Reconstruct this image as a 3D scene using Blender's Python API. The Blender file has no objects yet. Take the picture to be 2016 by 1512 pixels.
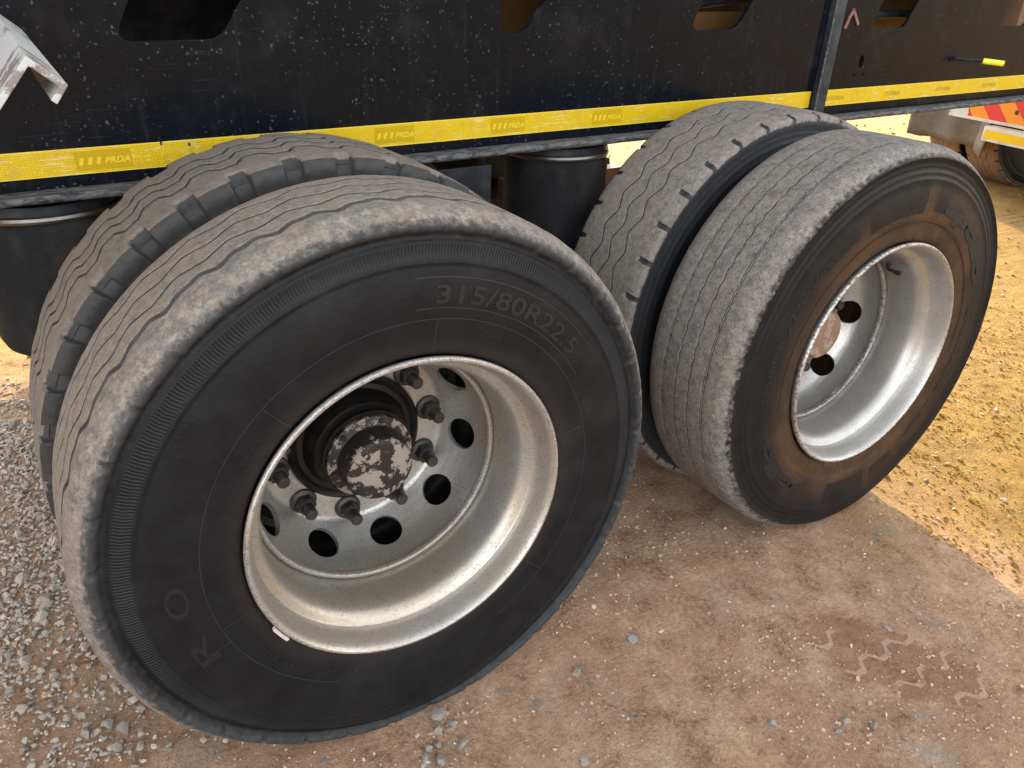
import bpy, bmesh, math, random
import numpy as np
from mathutils import Matrix, Vector
random.seed(7); rng = np.random.default_rng(7)
scene = bpy.context.scene
COL = scene.collection
PI = math.pi

# ------------------------------------------------------------------ camera
AX = 0.505            # axle height above ground
CAM = np.array((-0.4483, -1.0147, 0.8402 + AX))
def _R():
    px, rl, yw = 1.0867, 0.0210, -0.5607
    return Matrix.Rotation(yw, 3, 'Z') @ Matrix.Rotation(px, 3, 'X') @ Matrix.Rotation(rl, 3, 'Z')
CR = _R()
cam_d = bpy.data.cameras.new('camera'); cam = bpy.data.objects.new('camera', cam_d); COL.objects.link(cam)
cam_d.sensor_width = 36; cam_d.lens = 1527.06 / 2016 * 36
cam_d.clip_start = 0.02; cam_d.clip_end = 3000
cam.matrix_world = Matrix.Translation(CAM) @ CR.to_4x4()
scene.camera = cam
scene.render.resolution_x, scene.render.resolution_y = 1024, 768

# ------------------------------------------------------------------ light
SUN = Vector((1.40, 2.35, 1.0)).normalized()      # towards the sun: low, behind the trailer
EL, AZ = math.asin(SUN.z), math.atan2(SUN.x, SUN.y)
world = bpy.data.worlds.new('World'); scene.world = world; world.use_nodes = True
wn = world.node_tree.nodes; bg = wn['Background']
sky = wn.new('ShaderNodeTexSky'); sky.sky_type = 'NISHITA'; sky.sun_disc = False
sky.sun_elevation = EL; sky.sun_rotation = AZ; sky.air_density = 1.0; sky.dust_density = 3.0; sky.ozone_density = 0.6
hs = wn.new('ShaderNodeHueSaturation'); hs.inputs['Saturation'].default_value = .18          # hazy, pale sky
world.node_tree.links.new(sky.outputs[0], hs.inputs['Color']); world.node_tree.links.new(hs.outputs[0], bg.inputs[0]); bg.inputs[1].default_value = 0.15
sd = bpy.data.lights.new('sun', 'SUN'); sd.energy = 2.0; sd.angle = math.radians(0.5); sd.color = (1.0, 0.73, 0.36)
so = bpy.data.objects.new('sun', sd); COL.objects.link(so)
so.rotation_euler = SUN.to_track_quat('Z', 'Y').to_euler()
vs = scene.view_settings; vs.view_transform = 'Standard'; vs.look = 'None'; vs.gamma = 1; vs.use_curve_mapping = False
vs.exposure = 2.8
scene.cycles.max_bounces = 5; scene.cycles.diffuse_bounces = 3; scene.cycles.glossy_bounces = 3; scene.cycles.transmission_bounces = 0
scene.cycles.caustics_reflective = False; scene.cycles.caustics_refractive = False

# ------------------------------------------------------------------ helpers
def mesh_np(name, V, F, smooth=True, mat=None):
    m = bpy.data.meshes.new(name)
    m.from_pydata([tuple(v) for v in np.asarray(V, float)], [], [tuple(int(i) for i in f) for f in F])
    if smooth: m.polygons.foreach_set('use_smooth', [True] * len(m.polygons))
    if mat: m.materials.append(mat)
    m.update(); return m
def grid_mesh(name, P, closed_u=True, closed_v=False, mat=None, flip=False):
    """P (nu, nv, 3) numpy -> fast quad mesh"""
    nu, nv = P.shape[:2]
    iu = np.arange(nu if closed_u else nu - 1); iv = np.arange(nv if closed_v else nv - 1)
    a, b = np.meshgrid(iu, iv, indexing='ij'); a2 = (a + 1) % nu; b2 = (b + 1) % nv
    q = np.stack([a * nv + b, a2 * nv + b, a2 * nv + b2, a * nv + b2], -1).reshape(-1, 4)
    if flip: q = q[:, ::-1]
    m = bpy.data.meshes.new(name)
    m.vertices.add(nu * nv); m.vertices.foreach_set('co', P.reshape(-1).astype(np.float32))
    m.loops.add(q.size); m.loops.foreach_set('vertex_index', q.reshape(-1).astype(np.int32))
    m.polygons.add(len(q)); m.polygons.foreach_set('loop_start', np.arange(0, q.size, 4, dtype=np.int32))
    m.polygons.foreach_set('use_smooth', np.ones(len(q), bool))
    if mat: m.materials.append(mat)
    m.update(calc_edges=True); m.validate(); return m
def link(name, me, parent=None, mat=None, loc=None, rot=None):
    o = bpy.data.objects.new(name, me); COL.objects.link(o)
    if mat is not None and not me.materials: me.materials.append(mat)
    if parent is not None: o.parent = parent
    if loc is not None: o.location = loc
    if rot is not None: o.rotation_euler = rot
    return o
def empty(name, loc=(0, 0, 0), parent=None, rz=0):
    o = bpy.data.objects.new(name, None); COL.objects.link(o); o.empty_display_size = .1
    o.location = loc; o.rotation_euler = (0, 0, rz)
    if parent is not None: o.parent = parent
    return o
def tag(o, label=None, cat=None, group=None, kind=None):
    for k, v in (('label', label), ('category', cat), ('group', group), ('kind', kind)):
        if v: o[k] = v
    return o
class MB:
    def __init__(s): s.V = []; s.F = []
    def add(s, V, F):
        o = len(s.V); s.V += [tuple(v) for v in V]; s.F += [tuple(o + i for i in f) for f in F]; return s
    def box(s, lo, hi, M=None):
        x0, y0, z0 = lo; x1, y1, z1 = hi
        V = [(x0, y0, z0), (x1, y0, z0), (x1, y1, z0), (x0, y1, z0), (x0, y0, z1), (x1, y0, z1), (x1, y1, z1), (x0, y1, z1)]
        if M is not None: V = [tuple(M @ Vector(v)) for v in V]
        return s.add(V, [(0, 3, 2, 1), (4, 5, 6, 7), (0, 1, 5, 4), (1, 2, 6, 5), (2, 3, 7, 6), (3, 0, 4, 7)])
    def lathe(s, prof, n=64, axis='y', c=(0, 0, 0), closed=False):
        """prof list of (r, h)"""
        V = []
        for k in range(n):
            t = 2 * PI * k / n; cs, sn = math.cos(t), math.sin(t)
            for r, h in prof:
                V.append((c[0] + r * cs, c[1] + h, c[2] + r * sn) if axis == 'y' else
                         (c[0] + r * cs, c[1] + r * sn, c[2] + h) if axis == 'z' else (c[0] + h, c[1] + r * cs, c[2] + r * sn))
        m = len(prof); F = []
        for k in range(n):
            k2 = (k + 1) % n
            for j in range(m if closed else m - 1):
                j2 = (j + 1) % m
                f = (k * m + j, k2 * m + j, k2 * m + j2, k * m + j2)
                F.append(f if axis == 'y' else f[::-1] if axis == 'x' else f)
        return s.add(V, F)
    def tube(s, pts, r, n=12, cap=True):
        pts = [Vector(p) for p in pts]; V = []; F = []
        for i, p in enumerate(pts):
            d = (pts[min(i + 1, len(pts) - 1)] - pts[max(i - 1, 0)]).normalized()
            a = d.orthogonal().normalized() if i == 0 else (a - d * a.dot(d)).normalized()
            b = d.cross(a)
            rr = r[i] if isinstance(r, (list, tuple)) else r
            for k in range(n):
                t = 2 * PI * k / n; V.append(tuple(p + (a * math.cos(t) + b * math.sin(t)) * rr))
        for i in range(len(pts) - 1):
            for k in range(n):
                k2 = (k + 1) % n; F.append((i * n + k, i * n + k2, (i + 1) * n + k2, (i + 1) * n + k))
        if cap: F += [tuple(range(n))[::-1], tuple((len(pts) - 1) * n + k for k in range(n))]
        return s.add(V, F)
    def build(s, name, mat, parent=None, smooth=False, bevel=0, loc=None, rot=None, angle=40):
        me = mesh_np(name, s.V, s.F, smooth=False)
        if bevel:
            bm = bmesh.new(); bm.from_mesh(me); bmesh.ops.remove_doubles(bm, verts=bm.verts, dist=1e-6)
            ed = [e for e in bm.edges if e.is_manifold and e.calc_face_angle(0) > .5]
            bmesh.ops.bevel(bm, geom=ed, offset=bevel, segments=2, profile=.6, affect='EDGES', clamp_overlap=True)
            bm.to_mesh(me); bm.free()
        if smooth:
            me.polygons.foreach_set('use_smooth', [True] * len(me.polygons))
            bm = bmesh.new(); bm.from_mesh(me)
            bmesh.ops.recalc_face_normals(bm, faces=bm.faces)
            for e in bm.edges: e.smooth = not (e.is_manifold and e.calc_face_angle(0) > math.radians(angle))
            bm.to_mesh(me); bm.free()
        me.materials.append(mat); me.update()
        return link(name, me, parent, loc=loc, rot=rot)

# value noise (numpy)
def _h(i, j, s):
    n = (i.astype(np.int64) * 374761393 + j.astype(np.int64) * 668265263 + s * 974634777) & 0x7fffffff
    n = ((n ^ (n >> 13)) * 1274126177) & 0x7fffffff
    return ((n ^ (n >> 16)) & 0xffff) / 65535.0
def vnoise(x, y, s=0):
    x = np.asarray(x, float); y = np.asarray(y, float)
    i = np.floor(x); j = np.floor(y); fx = x - i; fy = y - j
    fx = fx * fx * fx * (fx * (fx * 6 - 15) + 10); fy = fy * fy * fy * (fy * (fy * 6 - 15) + 10)
    a = _h(i, j, s); b = _h(i + 1, j, s); c = _h(i, j + 1, s); d = _h(i + 1, j + 1, s)
    return (a + (b - a) * fx) * (1 - fy) + (c + (d - c) * fx) * fy
def fbm(x, y, s=0, o=4):
    t = 0; a = .5
    for k in range(o): t = t + a * (vnoise(x * 2 ** k + 17.3 * k, y * 2 ** k - 9.1 * k, s + k) - .5); a *= .5
    return t
def smooth01(a, b, x): t = np.clip((x - a) / (b - a), 0, 1); return t * t * (3 - 2 * t)

# ------------------------------------------------------------------ material DSL
class Mat:
    def __init__(s, name):
        s.m = bpy.data.materials.new(name); s.m.use_nodes = True; s.t = s.m.node_tree; s.n = s.t.nodes
        s.b = s.n['Principled BSDF']; s._tc = None
    def new(s, t, **kw):
        n = s.n.new('ShaderNode' + t)
        for k, v in kw.items(): setattr(n, k, v)
        return n
    def put(s, sock, v):
        if v is None: return
        if isinstance(v, (int, float)): sock.default_value = v if sock.type == 'VALUE' else ((v, v, v, 1) if sock.type == 'RGBA' else (v, v, v))
        elif isinstance(v, (tuple, list)): sock.default_value = (tuple(v) + (1,))[:4] if len(sock.default_value) == 4 else tuple(v)[:3]
        else: s.t.links.new(v, sock)
    def obj(s):
        if not s._tc: s._tc = s.new('TexCoord')
        return s._tc.outputs['Object']
    def math(s, op, a, b=None, c=None, clamp=False):
        n = s.new('Math', operation=op); n.use_clamp = clamp
        s.put(n.inputs[0], a); s.put(n.inputs[1], b); s.put(n.inputs[2], c); return n.outputs[0]
    def sep(s, v=None):
        n = s.new('SeparateXYZ'); s.put(n.inputs[0], v if v is not None else s.obj()); return n.outputs
    def comb(s, x, y, z):
        n = s.new('CombineXYZ'); [s.put(n.inputs[i], v) for i, v in enumerate((x, y, z))]; return n.outputs[0]
    def mapv(s, scale=(1, 1, 1), loc=(0, 0, 0), v=None, rot=(0, 0, 0)):
        n = s.new('Mapping'); s.put(n.inputs['Vector'], v if v is not None else s.obj())
        n.inputs['Scale'].default_value = scale; n.inputs['Location'].default_value = loc; n.inputs['Rotation'].default_value = rot; return n.outputs[0]
    def noise(s, scale, detail=4, rough=.55, v=None, dist=0):
        n = s.new('TexNoise'); s.put(n.inputs['Vector'], v if v is not None else s.obj())
        n.inputs['Scale'].default_value = scale; n.inputs['Detail'].default_value = detail
        n.inputs['Roughness'].default_value = rough; n.inputs['Distortion'].default_value = dist; return n.outputs['Fac']
    def vor(s, scale, feature='F1', v=None, rand=1, out='Distance'):
        n = s.new('TexVoronoi', feature=feature); s.put(n.inputs['Vector'], v if v is not None else s.obj())
        n.inputs['Scale'].default_value = scale; n.inputs['Randomness'].default_value = rand; return n.outputs[out]
    def ramp(s, v, *st, ease='LINEAR'):
        n = s.new('ValToRGB'); n.color_ramp.interpolation = ease; e = n.color_ramp.elements
        while len(e) < len(st): e.new(.5)
        for q, (p, c) in zip(e, st):
            q.position = p; q.color = (c, c, c, 1) if isinstance(c, (int, float)) else tuple(c) + (1,)
        s.put(n.inputs[0], v); return n.outputs[0]
    def step(s, v, a, b): 
        n = s.new('MapRange', interpolation_type='SMOOTHSTEP'); s.put(n.inputs[0], v)
        n.inputs[1].default_value = a; n.inputs[2].default_value = b; return n.outputs[0]
    def mix(s, f, a, b):
        n = s.new('Mix', data_type='RGBA'); s.put(n.inputs[0], f); s.put(n.inputs[6], a); s.put(n.inputs[7], b); return n.outputs[2]
    def attr(s, name): return s.new('Attribute', attribute_name=name).outputs['Fac']
    def bump(s, h, strength=.5, dist=.002, prev=None):
        n = s.new('Bump'); n.inputs['Strength'].default_value = strength; n.inputs['Distance'].default_value = dist
        s.put(n.inputs['Height'], h)
        if prev is not None: s.put(n.inputs['Normal'], prev)
        return n.outputs[0]
    def polar(s):
        x, y, z = s.sep()
        r = s.math('SQRT', s.math('ADD', s.math('MULTIPLY', x, x), s.math('MULTIPLY', z, z)))
        return r, s.math('ARCTAN2', z, x), y
    def fin(s, col=None, rough=None, metal=None, nrm=None, spec=None):
        s.put(s.b.inputs['Base Color'], col); s.put(s.b.inputs['Roughness'], rough); s.put(s.b.inputs['Metallic'], metal)
        if nrm is not None: s.put(s.b.inputs['Normal'], nrm)
        if spec is not None: s.put(s.b.inputs['Specular IOR Level'], spec)
        return s.m

def M_ground():
    s = Mat('compacted_dirt'); o = s.obj(); x, y, z = s.sep()
    big = s.noise(1.3, 4, .6); mid = s.noise(11, 6, .68); fine = s.noise(85, 6, .78); grit = s.noise(190, 3, .75)
    t = s.math('ADD', s.math('MULTIPLY', mid, .55), s.math('MULTIPLY', fine, .45))
    c = s.ramp(t, (.37, (.16, .083, .046)), (.455, (.36, .220, .135)), (.535, (.47, .302, .192)), (.65, (.61, .425, .290)))
    c = s.mix(s.math('MULTIPLY', s.step(s.noise(3.1, 4, .6, v=s.mapv(loc=(4, 2, 0))), .50, .68), .6), c, s.mix(fine, (.26, .135, .085), (.54, .33, .215)))     # redder soil
    c = s.mix(s.math('MULTIPLY', s.step(s.noise(4.3, 5, .7, v=s.mapv(loc=(1, 7, 0))), .54, .70), .6), c, s.mix(fine, (.22, .185, .15), (.48, .42, .35)))     # greyer dust
    # sunlit tone painted into the soil: yellower where the sun reaches the ground
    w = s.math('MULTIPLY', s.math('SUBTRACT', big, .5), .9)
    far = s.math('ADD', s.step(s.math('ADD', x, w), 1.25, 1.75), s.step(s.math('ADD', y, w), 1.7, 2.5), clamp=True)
    sunlit_soil = s.ramp(t, (.36, (.13, .064, .009)), (.47, (.245, .142, .017)), (.56, (.290, .178, .024)), (.68, (.36, .238, .046)))
    sunlit_soil = s.mix(s.math('MULTIPLY', s.step(s.noise(2.2, 5, .7, v=s.mapv(loc=(7, 2, 1))), .42, .66), .55), sunlit_soil, s.mix(fine, (.14, .075, .016), (.30, .18, .04)))
    c = s.mix(s.math('MULTIPLY', far, .9), c, sunlit_soil)
    c = s.mix(s.math('MULTIPLY', s.step(grit, .55, .66), .60), c, s.mix(far, (.19, .115, .075), (.13, .070, .016)))
    c = s.mix(s.math('MULTIPLY', s.step(s.noise(170, 3, .75, v=s.mapv(loc=(3, 3, 3))), .58, .70), s.math('SUBTRACT', .5, s.math('MULTIPLY', far, .35))), c, (.60, .45, .33))
    # hairline cracks
    wv = s.new('VectorMath', operation='ADD'); nz = s.new('TexNoise'); s.put(nz.inputs['Vector'], o); nz.inputs['Scale'].default_value = 16; nz.inputs['Detail'].default_value = 6
    sc = s.new('VectorMath', operation='SCALE'); s.put(sc.inputs[0], nz.outputs['Color']); sc.inputs['Scale'].default_value = .09
    s.put(wv.inputs[0], o); s.put(wv.inputs[1], sc.outputs[0])
    ck = s.vor(7.5, 'DISTANCE_TO_EDGE', v=wv.outputs[0])
    cm = s.math('MULTIPLY', s.step(ck, .010, .003), s.step(s.noise(4.2, 3, .5, v=s.mapv(loc=(9, 1, 3))), .47, .58))
    cm = s.math('MULTIPLY', cm, s.math('SUBTRACT', 1, far, clamp=True))
    c = s.mix(s.math('MULTIPLY', cm, .65), c, (.12, .078, .06))
    # pressed tread print of another tyre: reddish blocks between paler zigzag ridges
    dx = s.math('SUBTRACT', x, .955); dy = s.math('SUBTRACT', y, -.395)
    u = s.math('ADD', s.math('MULTIPLY', dx, .50), s.math('MULTIPLY', dy, -.865)); v = s.math('ADD', s.math('MULTIPLY', dx, .865), s.math('MULTIPLY', dy, .50))
    u = s.math('DIVIDE', u, .215); v = s.math('DIVIDE', v, .095)
    rad = s.math('ADD', s.math('SQRT', s.math('ADD', s.math('MULTIPLY', u, u), s.math('MULTIPLY', v, v))), s.math('MULTIPLY', s.math('SUBTRACT', s.noise(14, 4, .6), .5), 1.1))
    pm = s.step(rad, 1.02, .92)
    tri = s.math('ABSOLUTE', s.math('SUBTRACT', s.math('FRACT', s.math('DIVIDE', dx, .085)), .5))
    tri = s.math('MINIMUM', s.math('MAXIMUM', tri, .13), .37)
    zz = s.math('FRACT', s.math('DIVIDE', s.math('ADD', dy, s.math('MULTIPLY', tri, .11)), .088))
    line = s.math('MULTIPLY', s.step(s.math('ABSOLUTE', s.math('SUBTRACT', zz, .5)), .085, .06), s.step(s.noise(9, 3, .6), .38, .5))
    c = s.mix(s.math('MULTIPLY', pm, .55), c, (.27, .128, .080))
    c = s.mix(s.math('MULTIPLY', s.math('MULTIPLY', pm, line), .75), c, (.55, .38, .265))
    hgt = s.noise(95, 5, .78)
    return s.fin(c, .92, 0, s.bump(hgt, 1.0, .016), .2)

def M_stone(name, tint):
    s = Mat(name); i = s.new('ObjectInfo'); a = s.attr('tone')
    t = s.math('ADD', i.outputs['Random'], a)
    t = s.math('FRACT', t)
    c = s.ramp(t, (0, tuple(v * .72 for v in tint)), (.35, tint), (.7, (tint[0] * 1.12, tint[1] * 1.06, tint[2] * 1.0)), (1, tuple(min(.60, v * 1.14) for v in tint)))
    n = s.noise(90, 5, .65); c = s.mix(s.math('MULTIPLY', s.step(n, .5, .7), .5), c, (.33, .22, .155))
    c = s.mix(s.math('MULTIPLY', s.step(s.noise(260, 3, .6), .58, .7), .35), c, (.08, .075, .07))
    return s.fin(c, .88, 0, s.bump(s.noise(240, 4, .65), .8, .003), .25)

def M_tyre(name, kind):
    s = Mat(name); r, th, y = s.polar(); tr = s.attr('tread')
    n1 = s.noise(16, 6, .62); n2 = s.noise(70, 6, .7); n3 = s.noise(260, 4, .7); n4 = s.noise(5, 4, .6)
    rub = s.ramp(n1, (.3, (.0050, .0054, .0066)), (.7, (.0100, .0104, .0116)))
    # road dust on the side wall
    if kind == 'C':
        ring = s.math('ADD', r, s.math('ADD', s.math('MULTIPLY', s.math('SUBTRACT', n1, .5), .03), s.math('MULTIPLY', s.math('SUBTRACT', n4, .5), .10)))
        ang = s.math('ADD', s.math('MULTIPLY', s.math('COSINE', s.math('MULTIPLY', s.math('SUBTRACT', th, 1.45), 2)), .030), s.math('MULTIPLY', s.math('COSINE', th), .014))
        d = s.step(s.math('SUBTRACT', ring, ang), .445, .325)
        # clean embossed fans beside the lettering
        dark = 0
        for t0, hw, r0, r1 in ((1.72, .26, .366, .448), (1.30, .07, .372, .44), (2.22, .16, .380, .44), (4.70, .22, .366, .452), (5.10, .13, .376, .444), (5.33, .05, .40, .45)):
            dt = s.math('ABSOLUTE', s.math('SUBTRACT', s.math('FLOORED_MODULO', th, 2 * PI), t0))
            sec = s.math('MULTIPLY', s.step(dt, hw, hw - .012), s.math('MULTIPLY', s.step(r, r0, r0 + .003), s.step(r, r1, r1 - .003)))
            dark = s.math('MAXIMUM', dark, sec)
        d = s.math('MULTIPLY', d, s.math('SUBTRACT', 1, s.math('MULTIPLY', dark, .92)))
        d = s.math('MULTIPLY', d, s.math('ADD', .55, s.math('MULTIPLY', s.step(s.noise(9, 5, .65, v=s.mapv(loc=(4, 4, 4))), .40, .60), .45)))
        side = s.mix(s.math('MULTIPLY', d, .85), rub, s.mix(n2, (.044, .023, .012), (.086, .046, .025)))
    else:
        side = s.mix(s.math('MULTIPLY', s.step(r, .345, .30), .55), rub, (.028, .023, .020))
        side = s.mix(s.math('MULTIPLY', s.step(n4, .5, .75), .25), side, (.034, .033, .033))
        if kind in 'BD': side = s.mix(s.math('MULTIPLY', s.step(r, .44, .50), s.math('ADD', .65, s.math('MULTIPLY', s.step(n2, .3, .6), .35))), side, (.044, .043, .042) if kind == 'B' else (.036, .038, .041))
    # fine scuffs
    sc = s.noise(30, 3, .5, v=s.comb(s.math('MULTIPLY', th, 1.0), s.math('MULTIPLY', r, 30), 0))
    side = s.mix(s.math('MULTIPLY', s.step(sc, .66, .72), .12), side, (.11, .11, .11))
    # tread: worn, dusty, scuffed
    base = {'A': ((.098, .085, .071), (.172, .149, .124), (.245, .220, .189)), 'B': ((.095, .083, .071), (.145, .126, .105), (.19, .168, .143)),
            'C': ((.070, .067, .063), (.165, .150, .133), (.25, .232, .208)), 'D': ((.088, .080, .070), (.175, .157, .135), (.25, .229, .202)), 'E': ((.11, .06, .036), (.18, .105, .064), (.24, .15, .095))}[kind]
    tread = s.ramp(s.math('ADD', s.math('MULTIPLY', n2, .45), s.math('MULTIPLY', s.noise(190, 5, .7), .55)), (.36, base[0]), (.48, base[1]), (.62, base[2]))
    tread = s.mix(s.math('MULTIPLY', s.step(n1, .42, .66), .35), tread, (.22, .17, .13))
    tread = s.mix(s.math('MULTIPLY', s.step(s.noise(34, 6, .75, v=s.mapv(loc=(8, 2, 5))), .50, .66), {'A': .35, 'B': .35, 'C': .6, 'D': .45, 'E': .3}[kind]), tread, (.075, .072, .068))
    tread = s.mix(s.math('MULTIPLY', s.step(n3, .54, .66), {'A': .28, 'B': .28, 'C': .5, 'D': .4, 'E': .2}[kind]), tread, (.045, .046, .048))
    if kind in 'AC':   # feathered outer shoulder scrubbed to blotches of dark and pale rubber
        sh = s.attr('shoulder'); bl = s.noise(44, 6, .72)
        tread = s.mix(s.math('MULTIPLY', sh, s.math('MULTIPLY', s.step(bl, .46, .64), .65)), tread, (.085, .088, .092))
        tread = s.mix(s.math('MULTIPLY', s.math('MULTIPLY', sh, s.step(s.noise(60, 6, .7, v=s.mapv(loc=(3, 1, 2))), .54, .68)), .65), tread, (.29, .27, .24))
    e = s.math('ADD', tr, s.math('MULTIPLY', s.math('SUBTRACT', n2, .5), .55))
    tm = s.step(e, .38, .62)
    side = s.mix(s.math('MULTIPLY', s.attr('groove'), {'A': .30, 'B': .12, 'C': .10, 'D': .10, 'E': .1}[kind]), side, s.mix(n2, (.045, .041, .035), (.11, .10, .085)))
    if kind == 'A': side = s.mix(s.math('MULTIPLY', s.step(s.math('ADD', r, s.math('MULTIPLY', s.math('SUBTRACT', n2, .5), .03)), .486, .512), .45), side, s.mix(n2, (.03, .031, .033), (.12, .12, .118)))
    c = s.mix(tm, side, tread)
    nb = s.bump(s.noise(90, 4, .75), .55, .0022)
    if kind == 'A':     # moulded wavy flutes below the shoulder
        band = s.math('MULTIPLY', s.step(r, .4555, .459), s.step(r, .484, .4805))
        ph = s.math('ADD', s.math('MULTIPLY', th, 540), s.math('MULTIPLY', s.math('SINE', s.math('MULTIPLY', r, 330)), .55))
        ph = s.math('ADD', ph, s.math('MULTIPLY', s.math('SUBTRACT', s.noise(26, 3, .5), .5), 7))
        fl = s.math('MULTIPLY', s.math('ADD', s.math('MULTIPLY', s.math('SINE', ph), .5), .5), band)
        nb = s.bump(fl, .9, .0013, nb)
        c = s.mix(s.math('MULTIPLY', s.math('MULTIPLY', fl, band), .25), c, (.040, .043, .047))
    ro = s.mix(tm, s.ramp(n1, (.3, .42), (.7, .56)), .88)
    return s.fin(c, ro, 0, nb, .17)

def M_lettering(name, col, rough=.5):
    s = Mat(name); n = s.noise(40, 4, .6)
    return s.fin(s.mix(n, tuple(v * .8 for v in col), tuple(v * 1.2 for v in col)), rough, 0, s.bump(s.noise(300, 3), .3, .001), .4)

def M_rim(name, warm, chip, lip_scale=300, lip_amt=.55):
    s = Mat(name); r, th, y = s.polar()
    n1 = s.noise(10, 5, .6); n2 = s.noise(210, 6, .75); n4 = s.noise(38, 6, .7)
    c = s.ramp(n1, (.3, (.37, .360, .340)), (.7, (.49, .480, .458)))
    c = s.mix(s.math('MULTIPLY', s.step(s.noise(4.5, 4, .6), .40, .62), warm), c, (.42, .34, .235))
    spk = s.math('MULTIPLY', s.step(n2, .53, .61), s.step(n4, .34, .54))
    c = s.mix(s.math('MULTIPLY', spk, chip), c, (.14, .12, .10))
    # hair scratches
    mk = s.noise(1, 2, .5, v=s.comb(s.math('MULTIPLY', th, 75), s.math('MULTIPLY', s.math('ADD', r, y), 1100), s.math('MULTIPLY', n4, 3)))
    c = s.mix(s.math('MULTIPLY', s.step(mk, .64, .70), .45), c, (.17, .15, .13))
    # bare chipped edges: rim flange and weld lip
    lipw = s.math('MULTIPLY', s.math('MULTIPLY', s.step(y, .1590, .1605), s.step(y, .176, .172)), s.step(r, .2512, .2495))
    flg = s.step(r, .2885, .2935); lip = s.math('MAXIMUM', flg, lipw)
    c = s.mix(s.math('MULTIPLY', lip, .5), c, (.60, .57, .53))
    c = s.mix(s.math('MULTIPLY', lip, s.math('MULTIPLY', s.step(s.noise(lip_scale, 4, .7), .50, .56), lip_amt)), c, (.10, .085, .075))
    rust = s.math('MULTIPLY', s.step(s.noise(14, 5, .6, v=s.mapv(loc=(2, 5, 1))), .56, .70), .6)
    c = s.mix(s.math('MULTIPLY', rust, s.math('ADD', s.math('MULTIPLY', lip, .6), .25)), c, (.24, .14, .085))
    ro = s.ramp(n2, (.35, .30), (.65, .50))
    return s.fin(c, ro, .68, s.bump(s.noise(160, 2, .7), .25, .0012), .5)

def M_cap(name, paint, under, amount):
    s = Mat(name); n = s.noise(34, 7, .68, v=s.mapv(loc=(2.3, 1.1, .7))); b = s.noise(120, 5, .7)
    side = s.math('MULTIPLY', s.step(s.sep()[1], .160, .185), s.step(s.sep()[1], .214, .206))      # greasy, worn skirt
    m = s.step(s.math('ADD', s.math('ADD', n, s.math('MULTIPLY', side, .13)), s.math('MULTIPLY', s.math('SUBTRACT', b, .5), .12)), amount - .008, amount + .008)
    c = s.mix(m, s.mix(b, tuple(v * .8 for v in paint), tuple(min(.7, v * 1.15) for v in paint)), s.mix(b, tuple(v * .6 for v in under), under))
    return s.fin(c, s.mix(m, .75, .55), 0, s.bump(s.math('SUBTRACT', s.math('MULTIPLY', b, .3), m), .6, .0012), .4)

def M_simple(name, col, rough=.5, metal=0, var=.35, scale=25, bump=.3, dist=.001, dust=None, dustamt=.5, spec=.3):
    s = Mat(name); n = s.noise(scale, 6, .65)
    c = s.mix(n, tuple(v * (1 - var) for v in col), tuple(v * (1 + var) for v in col))
    if dust: c = s.mix(s.math('MULTIPLY', s.step(s.noise(scale * .6, 6, .7, v=s.mapv(loc=(5, 3, 1))), .42, .66), dustamt), c, dust)
    return s.fin(c, rough, metal, s.bump(s.noise(scale * 6, 4, .65), bump, dist), spec)

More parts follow.
